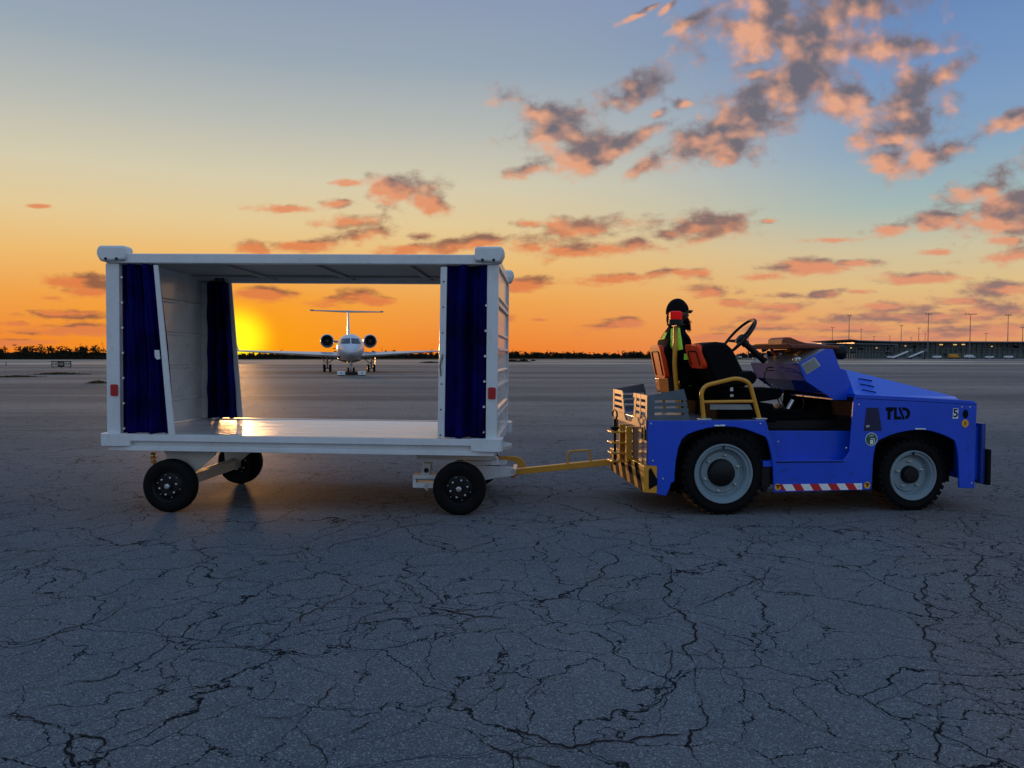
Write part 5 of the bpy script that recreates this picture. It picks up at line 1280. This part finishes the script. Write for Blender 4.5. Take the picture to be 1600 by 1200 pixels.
# engines
for s, px, py in ((-1, 511, 532.5), (1, 578.6, 532.8)):
    x, z = JF.p(px, py, 11.8); r = .57
    b = MB(); b.lathe([(0.0, r*.80), (-.08, r*.86), (-.10, r*.92), (-.04, r*.99), (.25, r*1.06), (1.2, r*1.10), (2.4, r*1.0), (3.5, r*.72), (3.5, r*.6)], c=(x, 11.8, z), seg=40, caps=False); e = b.build('engine', JW, jet, smooth=50)
    b = MB(); b.lathe([(.02, r*.79), (-.09, r*.855), (-.125, r*.92), (-.05, r*1.0), (.03, r*1.015)], c=(x, 11.8, z), seg=40, caps=False); b.build('intake_lip', LIP, e)
    b = MB(); b.lathe([(0.0, r*.80), (.7, r*.76), (.7, .0001)], c=(x, 11.8, z), seg=32, caps=False); b.build('intake', DARK, e)
    b = MB(); b.lathe([(.35, .0001), (.5, .09), (.69, .14)], c=(x, 11.8, z), seg=16); b.build('spinner', JG, e)
    b = MB(); b.box((s*.7, 12.4, z-.13), (x-s*r*.9, 14.4, z+.03)); b.build('pylon', JG, jet)
# T-tail
zt = JF.p(544, 487, 18.6)[1]; xc = 0.0
b = MB(); b.hexa([(-.11, 13.6, 2.8), (.11, 13.6, 2.8), (.11, 18.2, 2.7), (-.11, 18.2, 2.7)], [(-.08, 17.2, zt), (.08, 17.2, zt), (.08, 19.2, zt), (-.08, 19.2, zt)]); b.build('tail_fin', JW, jet)
b = MB(); b.ball((0, 18.2, zt), (.15, 1.2, .15), 16, 10); b.build('fin_bullet', JW, jet)
xl, zl = JF.p(488.5, 484.8, 18.9); xr, zr_ = JF.p(597, 487.2, 18.9)
for xe, ze in ((xl, zl), (xr, zr_)):
    b = MB(); b.hexa([(0, 17.6, zt-.06), (0, 19.3, zt-.06), (0, 19.3, zt+.05), (0, 17.6, zt+.05)], [(xe, 18.7, ze-.03), (xe, 19.6, ze-.03), (xe, 19.6, ze+.03), (xe, 18.7, ze+.03)]); t = b.build('tailplane', JW, jet)
    b = MB(); b.box((xe-.25, 18.6, ze-.07), (xe+.12, 19.0, ze+.07)); b.build('tip_weight', JG, t, bevel=.02)
# landing gear
def gear_wheel(x, y, r, w, par):
    b = MB(); b.lathe([(-w/2, r*.5), (-w/2, r*.9), (-w*.3, r), (w*.3, r), (w/2, r*.9), (w/2, r*.5)], c=(x, y, r), axis='x', seg=28); t = b.build('wheel', BLACKR, par)
    b = MB(); b.lathe([(-w*.52, .0001), (-w*.52, r*.48), (w*.52, r*.48), (w*.52, .0001)], c=(x, y, r), axis='x', seg=20); b.build('wheel_hub', LIP, t)
b = MB(); b.tube([(0, 0, .22), (0, 0, 1.2)], .055, 10); b.tube([(-.16, 0, .22), (.16, 0, .22)], .04, 8); b.tube([(0, .05, .5), (-.02, .9, 1.15)], .03, 8); b.box((-.12, -.06, .60), (.12, .02, .80)); b.box((-.28, -.02, .82), (-.25, .7, 1.1)); b.box((.25, -.02, .82), (.28, .7, 1.1)); ng = b.build('nose_gear', JG, jet)
for s in (-1, 1): gear_wheel(s*.20, 0, .24, .15, ng)
b = MB(); b.ball((0, -.10, .72), (.07, .04, .07), 12, 8); b.build('taxi_light', LIP, ng)
for s, px in ((-1, 511.5), (1, 580)):
    x = JF.p(px, 575, 8.2)[0]
    b = MB(); b.tube([(x, 8.2, .30), (x, 8.2, 1.25)], .07, 10); b.tube([(x-.25, 8.2, .30), (x+.25, 8.2, .30)], .05, 8); b.tube([(x-.05, 8.15, .65), (x-s*.75, 8.1, 1.25)], .035, 8); b.tube([(x, 8.15, .65), (x+s*.5, 8.1, 1.25)], .03, 8); b.box((x+s*.33, 8.0, .5), (x+s*.36, 8.7, 1.2))
    mg = b.build('main_gear', JG, jet)
    for d_ in (-.24, .24): gear_wheel(x+d_, 8.2, .32, .2, mg)
# low remote pusher clamped round the nose wheel
pf = Frame(ground(549.3, 587.0), R(12.6)); pu = thing('aircraft_pusher', "low black aircraft pusher with white end boxes under the jet's nose wheel", 'aircraft pusher', M=pf.M)
b = MB(); b.box((-.42, .05, .04), (.42, 1.1, .17)); b.box((-.42, -.02, .05), (.42, .05, .24)); b.build('cradle', BLACKP, pu, bevel=.01)
for s, a, c in ((-1, 526.8, 539.4), (1, 559.6, 571.5)):
    xa, z0 = pf.p(a, 587, 0); xb, z1 = pf.p(c, 581, 0)
    b = MB(); b.box((xa, -.10, .05), (xb, .75, .30)); o = b.build('end_box', WHITE, pu, bevel=.015)
    b = MB(); b.lathe([(-.105, .045), (-.10, .045)], c=((xa+xb)/2, 0, .19), seg=16); b.build('port', BLACKP, o)
    b = MB(); b.box((xa+.05, -.02, .0), (xb-.05, .10, .045)); b.box((xa+.05, .5, .0), (xb-.05, .62, .045)); b.split('roller', BLACKR, o)

# ================================================================== taxiway sign, marker posts, weeds
SGN = mat('sign_face_pale', (0.50, 0.44, 0.34), 0.6, var=0.03)
sg = ground(95.5, 575.4); SFm = Frame(sg, R(3)); sign = thing('taxiway_sign', 'low black-framed taxiway sign with letters H and H5 on the verge at left', 'sign', M=SFm.M)
Wd = 30.2*sg.y/1200; Hd = .62
b = MB(); b.box((-Wd/2, 0, .14), (Wd/2, .12, .14+Hd)); fr = b.build('sign_frame', BLACKP, sign, bevel=.01)
b = MB()
for x in (-Wd*.42, 0, Wd*.42): b.box((x-.03, .04, 0), (x+.03, .08, .14))
b.split('leg', BLACKP, sign)
for k, (m_, tx_) in enumerate(((SGN, 'H'), (BLACKP, 'H5'), (SGN, 'H'))):
    x0 = -Wd/2+.05+(Wd-.1)*k/3+.02; x1 = -Wd/2+.05+(Wd-.1)*(k+1)/3-.02
    b = MB(); b.box((x0, -.012, .20), (x1, -.002, .14+Hd-.06)); pn = b.build('sign_panel', m_, fr, smooth=0)
    ink = SGN if k == 1 else BLACKP; cxx = (x0+x1)/2 + (0, .14, 0, -.14)[k+1 if k != 1 else 0]
    flat_text('sign_letter', tx_, .42, Matrix.Translation((cxx, -.015, .46)) @ UPR, ink, pn, .002)
    if k != 1:
        s = -1 if k == 0 else 1; ax_ = (x0+x1)/2 + s*.17; dz = -1 if k == 0 else 1
        b = MB(); b.prism([(ax_-s*.09, .46-dz*.09), (ax_-s*.05, .46-dz*.13), (ax_+s*.05, .46-dz*.0), (ax_+s*.09, .46-dz*.04), (ax_+s*.11, .46+dz*.13), (ax_-s*.05, .46+dz*.10), (ax_-s*.0, .46+dz*.05)], -.018, -.014); b.build('sign_arrow', ink, pn, smooth=0)
for i, (px, py, lab) in enumerate(((9.5, 571.5, 'thin dark marker post on the sand left of the taxiway sign'), (882, 561.5, 'tiny pale marker post on the verge between cart and tractor'), (945, 560.8, 'tiny pale marker post nearest the seated person'), (1010, 561.5, 'small dark marker post at the edge of the trees behind the person'))):
    p = ground(px, py); h = .55 if i == 0 else .7
    o = thing('marker_post', lab, 'marker post', 'marker posts along the verge', loc=p)
    b = MB(); b.lathe([(0, .05), (h, .045), (h+.02, .0001)], axis='z', seg=10); b.build('post', BLACKP if i in (0, 3) else WHITE, o); b = MB(); b.lathe([(0, .11), (.03, .11)], axis='z', seg=12); b.build('base', BLACKP, o)

LEAF = mat('dark_scrub_leaves', (0.022, 0.020, 0.010), 0.85, var=0.35, spec=0.1)
DRYL = mat('dry_weed_leaves', (0.085, 0.055, 0.022), 0.85, var=0.35, spec=0.1)
BARK = mat('bark', (0.03, 0.022, 0.016), 0.9, var=0.2)
def tuft(name, lab, cat, px, py, w, h, n, m, seed, group):
    rr = random.Random(seed); p = ground(px, py); b = MB()
    for _ in range(n):
        a = rr.uniform(0, 6.28); r = w*abs(rr.gauss(0, .42)); hh = h*max(.15, 1-(r/w)**2)*rr.uniform(.4, 1.1); q = Vector((r*math.cos(a), r*math.sin(a)*.6, 0))
        l = Vector((rr.uniform(-.35, .35)*hh*1.6, rr.uniform(-.2, .2)*hh, hh)); s = Vector((rr.uniform(-1, 1), rr.uniform(-1, 1), 0)).normalized()*max(.012, w*.025)
        b.quad(q-s, q+s, q+s*.6+l*.6, q-s*.6+l*.6); b.bm.faces.new([b._v(t) for t in (q-s*.6+l*.6, q+s*.6+l*.6, q+l)])
    o = b.build(name, m, None, smooth=0, weld=False); o.location = p; return tag(o, lab, cat, group)
tuft('weed_clump', 'low dry weed clump on the asphalt just left of the cart', 'weeds', 153, 599, .75, .16, 500, DRYL, 1, 'weed clumps on the apron')
tuft('weed_clump', 'thin dry weed line on the apron below the taxiway sign', 'weeds', 95, 585, 2.6, .16, 700, DRYL, 2, 'weed clumps on the apron')
tuft('weed_clump', 'faint dry weed patch far left on the apron', 'weeds', 25, 589, 2.2, .12, 600, DRYL, 3, 'weed clumps on the apron')
tuft('weed_clump', 'dark low scrub mound just right of the cart', 'weeds', 800, 565.5, 5.0, .55, 1500, LEAF, 4, 'scrub mounds on the verge')
tuft('weed_clump', 'small rounded scrub mound between cart and person', 'weeds', 818, 565.0, 2.0, .75, 700, LEAF, 5, 'scrub mounds on the verge')
tuft('weed_clump', 'smallest scrub mound, right of the rounded one', 'weeds', 833, 564.5, 1.3, .5, 400, LEAF, 6, 'scrub mounds on the verge')
tuft('weed_clump', 'dark scrub seen beside the right door bar of the cart', 'weeds', 672, 567.5, 3.6, .35, 900, DRYL, 7, 'scrub mounds on the verge')

# ================================================================== far-off wood (one mass)
rr = random.Random(11); wood = MB(); bmw = wood.bm
def leafball(c, rx, rz, n, s):
    for _ in range(n):
        d = Vector((rr.gauss(0, 1), rr.gauss(0, 1), rr.gauss(0, 1))).normalized()*rr.uniform(.35, 1.05)
        p = c + Vector((d.x*rx, d.y*rx, d.z*rz)); a = Vector((rr.uniform(-1, 1), rr.uniform(-1, 1), rr.uniform(-1, 1))).normalized()*s*rr.uniform(.5, 1.2); q = a.orthogonal().normalized()*s*rr.uniform(.4, .9)
        bmw.faces.new([bmw.verts.new(p-a*.5-q*.5), bmw.verts.new(p+a*.6), bmw.verts.new(p-a*.3+q*.6)])
line = [(-360, 318), (-215, 325), (-150, 340), (-90, 392), (20, 470), (95, 520), (190, 640), (420, 900)]
for (xa, ya), (xb, yb) in zip(line, line[1:]):
    L = math.hypot(xb-xa, yb-ya); n = int(L/1.05)
    for i in range(n):
        t = (i+rr.random())/n; x = xa+(xb-xa)*t; y = ya+(yb-ya)*t+rr.uniform(-4, 22)
        big = mnoise.noise((x*.05, y*.03, 3.3))
        H = (3.4+1.7*big)*rr.uniform(.72, 1.12) + (1.9 if x < -160 else 0); kind = rr.random(); sc = y/400
        if kind < .62:      # rounded scrub tree
            leafball(Vector((x, y, H*.62)), rr.uniform(1.2, 2.3), H*.45, 70, 1.0*sc)
            leafball(Vector((x+rr.uniform(-1, 1), y, H*.9)), rr.uniform(.4, .9), H*.2, 20, .7*sc)
        elif kind < .88:    # thin pine with tufts
            Hh = H*rr.uniform(1.15, 1.5)
            bmw.faces.new([bmw.verts.new((x-.10, y, 0)), bmw.verts.new((x+.10, y, 0)), bmw.verts.new((x, y, Hh))])
            for k in range(5): leafball(Vector((x+rr.uniform(-.4, .4), y, Hh*(.5+.11*k))), .75-.11*k, .3, 7, .38*sc)
        else:               # palm-like head
            Hh = H*1.25; bmw.faces.new([bmw.verts.new((x-.12, y, 0)), bmw.verts.new((x+.12, y, 0)), bmw.verts.new((x+.05, y, Hh))])
            for k in range(9):
                a = rr.uniform(0, 6.28); e = Vector((math.cos(a)*1.1, math.sin(a)*1.1, rr.uniform(-.2, .6))); w_ = Vector((0, 0, .18))
                bmw.faces.new([bmw.verts.new(Vector((x, y, Hh))-w_), bmw.verts.new(Vector((x, y, Hh))+w_), bmw.verts.new(Vector((x, y, Hh))+e)])
        leafball(Vector((x+rr.uniform(-1, 1), y-2, 1.0)), 1.6, 1.1, 14, .6*sc)
tw = wood.build('distant_wood', LEAF, None, smooth=0, weld=False); tag(tw, 'dark wood of scrub pines and palms along the horizon', 'wood', kind='stuff')
# dense understorey behind the fringe
und = MB(); pv = None
for (xa, ya), (xb, yb) in zip(line, line[1:]):
    n = int(math.hypot(xb-xa, yb-ya)/2)
    for i in range(n):
        t = i/n; x = xa+(xb-xa)*t; y = ya+(yb-ya)*t+24; h = (2.0 + 1.0*mnoise.noise((x*.11, 0, 1)) + 1.3*mnoise.noise((x*.45, 0, 5)) + .9*mnoise.noise((x*1.7, 0, 5)) + (1.3 if x < -160 else 0))*(y/400)**.35
        cur = (und._v((x, y, -.05)), und._v((x, y+.5, h)), und._v((x, y+9, h*.9)), und._v((x, y+16, -.05)))
        if pv:
            for k in range(3): und.bm.faces.new((pv[k], cur[k], cur[k+1], pv[k+1]))
        pv = cur
tag(und.build('understorey_thicket', LEAF, None, smooth=0, weld=False), 'low dark thicket filling the wood behind its ragged front trees', 'thicket', kind='stuff')

# ================================================================== terminal, masts, vehicles on the far apron
TGL = mat('terminal_glass', (0.045, 0.078, 0.080), 0.35, var=0.4, coat=0.0)
TRF = mat('terminal_roof', (0.13, 0.16, 0.19), 0.4, 0.3, var=0.1)
TCL = mat('terminal_column', (0.11, 0.125, 0.13), 0.5)
TWL = mat('terminal_wall', (0.05, 0.07, 0.08), 0.6, var=0.25)
LITW = mat('lit_window', (.4, .32, .2), .5, emit=(1, .62, .22), estr=.8)
YT = 450.0
def TX(px): return at(px, 557, YT).x
def TZ(py): return CAM_H + (557-py)*YT/1200
term = thing('terminal_building', 'long low glass airport terminal with thin sloping roofs on the right horizon', 'airport terminal', loc=(TX(1450), YT, 0))
O = Vector((TX(1450), YT, 0))
class TB(MB):
    def __init__(s): super().__init__(); s.M = Matrix.Translation(-O)
b = TB(); b.box((TX(1286), YT+2, 0), (TX(1398), YT+30, TZ(538.8))); b.build('wall', TGL, term)
b = TB(); b.box((TX(1344), YT+8, 0), (TX(1760), YT+60, TZ(534.8))); b.build('wall', TGL, term)
b = TB(); b.prism([(TX(1281), TZ(536.2)), (TX(1400), TZ(537.6)), (TX(1400), TZ(538.7)), (TX(1281), TZ(537.2))], YT-2, YT+32); b.build('roof', TRF, term)
b = TB(); b.prism([(TX(1331), TZ(530.0)), (TX(1345), TZ(531.4)), (TX(1400), TZ(532.8)), (TX(1780), TZ(534)), (TX(1780), TZ(535.4)), (TX(1400), TZ(534.6)), (TX(1345), TZ(532.6))], YT+2, YT+64); rf = b.build('roof', TRF, term)
b = TB(); b.prism([(TX(1440), TZ(531.9)), (TX(1480), TZ(532.3)), (TX(1480), TZ(533.4)), (TX(1440), TZ(533.4))], YT+20, YT+40); b.build('roof_vent', TRF, rf)
b = TB()
for k in range(22):
    x = TX(1288+5.1*k); b.box((x-.12, YT+1.2, 0), (x+.12, YT+1.6, TZ(538.6)))
for k in range(44):
    x = TX(1400+8.2*k); b.box((x-.14, YT+7.3, 0), (x+.14, YT+7.7, TZ(535.2)))
b.split('column', TCL, term)
b = TB(); b.box((TX(1286), YT+1.3, TZ(549.3)), (TX(1398), YT+1.9, TZ(548.8))); b.box((TX(1398.5), YT+7.2, TZ(545)), (TX(1760), YT+7.9, TZ(544.3))); b.box((TX(1399), YT+7.0, TZ(541.3)), (TX(1520), YT+7.2, TZ(540.9))); b.split('transom', TCL, term)
rr = random.Random(5)
b = TB()
for k in range(60):
    px = rr.uniform(1290, 1600); py = rr.choice([541, 543, 546, 551, 553, 555]); y = YT+1.1 if px < 1398 else YT+6.8; w_ = rr.uniform(1.2, 5.5); b.box((TX(px), y, TZ(py)), (TX(px)+w_, y+.15, TZ(py)+rr.uniform(.4, 1.2)))
b.split('wall_panel', TWL, term)
b = TB()
for px, py in ((1330.5, 543.5), (1370.5, 543.5), (1423, 540), (1560, 541), (1478, 538.2), (1500, 538.2), (1513, 538.0)): b.box((TX(px)-.35, (YT+.7 if px < 1398 else YT+6.2), TZ(py)-.3), (TX(px)+(.35 if py > 539 else 1.6), (YT+.9 if px < 1398 else YT+6.5), TZ(py)+.25))
b.split('lit_window', LITW, term)
# apron fence in front
fn = MB(); Yf = YT-22; fx = lambda px: at(px, 557, Yf).x
n = 130
fence = thing('apron_fence', 'long pale mesh fence with closely spaced posts in front of the terminal', 'fence', loc=(fx(1450), Yf, 0))
OF = Vector((fx(1450), Yf, 0))
f_ = MB(); f_.M = Matrix.Translation(-OF)
for k in range(96):
    x = fx(1299+3.6*k); f_.box((x-.06, Yf, 0), (x+.06, Yf+.12, 2.9))
f_.split('post', TCL, fence)
f_ = MB(); f_.M = Matrix.Translation(-OF)
for z in (2.85, 1.5): f_.box((fx(1297), Yf+.03, z), (fx(1640), Yf+.09, z+.10))
f_.split('fence_rail', TCL, fence)
# boarding stairs, trucks
def stairs(px, lab):
    y = YT-35; x = at(px, 557, y).x; o = thing('boarding_stairs', lab, 'boarding stairs', 'mobile boarding stairs on the far apron', loc=(x, y, 0))
    b = MB(); b.hexa([(-4, 0, .9), (-4, 2, .9), (-4, 2, .5), (-4, 0, .5)], [(4, 0, 4.2), (4, 2, 4.2), (4, 2, 3.8), (4, 0, 3.8)]); b.build('ramp', WHITE, o)
    b = MB(); b.hexa([(-4, -.05, 1.9), (-4, .05, 1.9), (-4, .05, 1.7), (-4, -.05, 1.7)], [(4, -.05, 5.2), (4, .05, 5.2), (4, .05, 5.0), (4, -.05, 5.0)]); b.box((4, -.05, 4), (6, .05, 5.2)); b.build('handrail', TCL, o)
    b = MB(); b.box((-3.5, .2, .35), (5.5, 1.8, .75)); b.box((3.6, .3, .75), (4, 1.7, 3.9)); b.build('undercarriage', TRF, o)
    b = MB()
    for q in (-2.6, 4.2): b.lathe([(-.1, .4), (2.1, .4)], c=(q, 0, .4), seg=16)
    b.split('wheel', BLACKR, o)
stairs(1408, 'pale boarding stairs on the far apron, leftmost of the two'); stairs(1432, 'pale boarding stairs on the far apron, rightmost of the two')
def truck(name, lab, px, y, L, Hh, m, box=True, grp='service vehicles on the far apron', cab=WHITE):
    x = at(px, 557, y).x; o = thing(name, lab, 'truck' if 'truck' in name else 'van', grp, loc=(x, y, 0))
    b = MB(); b.box((-L/2, 0, .75), (L*.22, 2.3, Hh)); b.build('cargo_box', m, o, bevel=.05)
    b = MB(); b.prism([(L*.25, .6), (L*.5, .6), (L*.5, 1.4), (L*.43, Hh*.85), (L*.25, Hh*.85)], .05, 2.25); c = b.build('cab', cab, o, bevel=.05)
    b = MB(); b.prism([(L*.30, 1.35), (L*.47, 1.35), (L*.42, Hh*.80), (L*.30, Hh*.80)], .03, .048); b.build('window', GLASS, c)
    b = MB()
    for q in (-L*.35, L*.38):
        b.lathe([(-.05, .45), (.25, .45)], c=(q, .0, .45), seg=18); b.lathe([(-.05, .45), (.25, .45)], c=(q, 2.05, .45), seg=18)
    b.split('wheel', BLACKR, o)
    b = MB(); b.box((-L/2, .2, .5), (L*.48, 2.1, .74)); b.build('chassis', BLACKP, o)
truck('service_truck', 'small white box truck far behind the steering wheel', 1129, 395, 8.6, 2.5, WHITE)
truck('service_truck', 'small grey flat truck right of the white box truck', 1150, 400, 6.0, 1.7, TRF)
truck('ground_van', 'yellow van parked by the terminal fence', 1493, YT-30, 5.5, 2.7, YELLOW, cab=YELLOW)
truck('ground_van', 'white van near the four-headed mast at the terminal', 1517, YT-32, 5, 2.2, WHITE)
for k, (px, lab) in enumerate(((1395, 'small pale baggage trolley left of the boarding stairs'), (1466, 'small pale baggage trolley between stairs and yellow van'), (1548, 'small pale baggage trolley right of the four-headed mast'), (1578, 'small pale baggage trolley near the right edge of the photo'))):
    y = YT-28; x = at(px, 557, y).x; o = thing('baggage_trolley', lab, 'baggage trolley', 'trolleys on the far apron', loc=(x, y, 0))
    b = MB(); b.box((-2.5, 0, .5), (2.5, 1.6, .65)); b.build('platform', TCL, o); b = MB(); b.box((-2.4, .1, .66), (1.9, 1.5, 1.5+.2*(k % 2))); b.build('load', WHITE, o, bevel=.05); b = MB()
    for q in (-1.9, 1.9): b.lathe([(.05, .25), (1.5, .25)], c=(q, 0, .25), seg=14)
    b.split('wheel', BLACKR, o)
# light masts: all about 26 m high, at different distances
PM = mat('mast_steel', (0.16, 0.15, 0.15), 0.6, 0.2)
masts = [(1300, 512, 2), (1326, 493.5, 2), (1345, 515, 2), (1365, 526, 2), (1390, 525, 2), (1407.5, 509, 2), (1423, 527, 2), (1435, 513, 2), (1445, 522, 2), (1449.5, 491, 3), (1515, 491.3, 4), (1540, 521, 3), (1574, 492.7, 3), (1597, 512, 3), (1169, 521, 1)]
order = sorted(range(len(masts)), key=lambda i: masts[i][0])
def neigh(i):
    px = masts[i][0]
    return {1300: 'tallest-looking mast nearest the tractor dash, two lamps', 1326: 'tall dark two-lamp mast left of the terminal roof edge', 1345: 'thin mast above the raised edge of the terminal roof', 1365: 'tiny far mast right of the roof edge', 1390: 'tiny far mast between the roof edge and the mid-height mast', 1407.5: 'mid-height mast above the boarding stairs',
            1423: 'tiny far mast just right of the mid-height mast', 1435: 'mid-height thin mast just left of the tall three-lamp mast', 1445: 'tiny mast touching the left side of the tall three-lamp mast', 1449.5: 'tall three-lamp mast in the middle of the terminal', 1515: 'tall mast with a wide row of four lamps', 1540: 'small far mast right of the four-lamp mast', 1574: 'tall mast close to the right edge of the photo', 1597: 'mast cut by the right edge of the photo', 1169: 'lone thin pole far behind the steering wheel'}[px]
for i, (px, top, nh) in enumerate(masts):
    y = 24.7*1200/(557-top); 
    if px == 1169: y = 500
    H = CAM_H + (557-top)*y/1200; x = at(px, 557, y).x
    o = thing('light_mast', neigh(i), 'light mast', 'apron light masts round the terminal', loc=(x, y, 0))
    b = MB(); b.tube([(0, 0, 0), (0, 0, H)], [.30*(y/450)**.5, .16*(y/450)**.5], 8); b.build('pole', PM, o)
    if nh > 1:
        w = {2: 1.8, 3: 3.2, 4: 6.0}[nh]; b = MB(); b.box((-w/2, -.08, H-.15), (w/2, .08, H+.05)); b.build('crossbar', PM, o)
        for k in range(nh):
            q = -w/2 + w*k/(nh-1); b = MB(); b.box((q-.42, -.5, H-.05), (q+.42, .3, H+.42)); b.build('lamp', PM, o, bevel=.05)
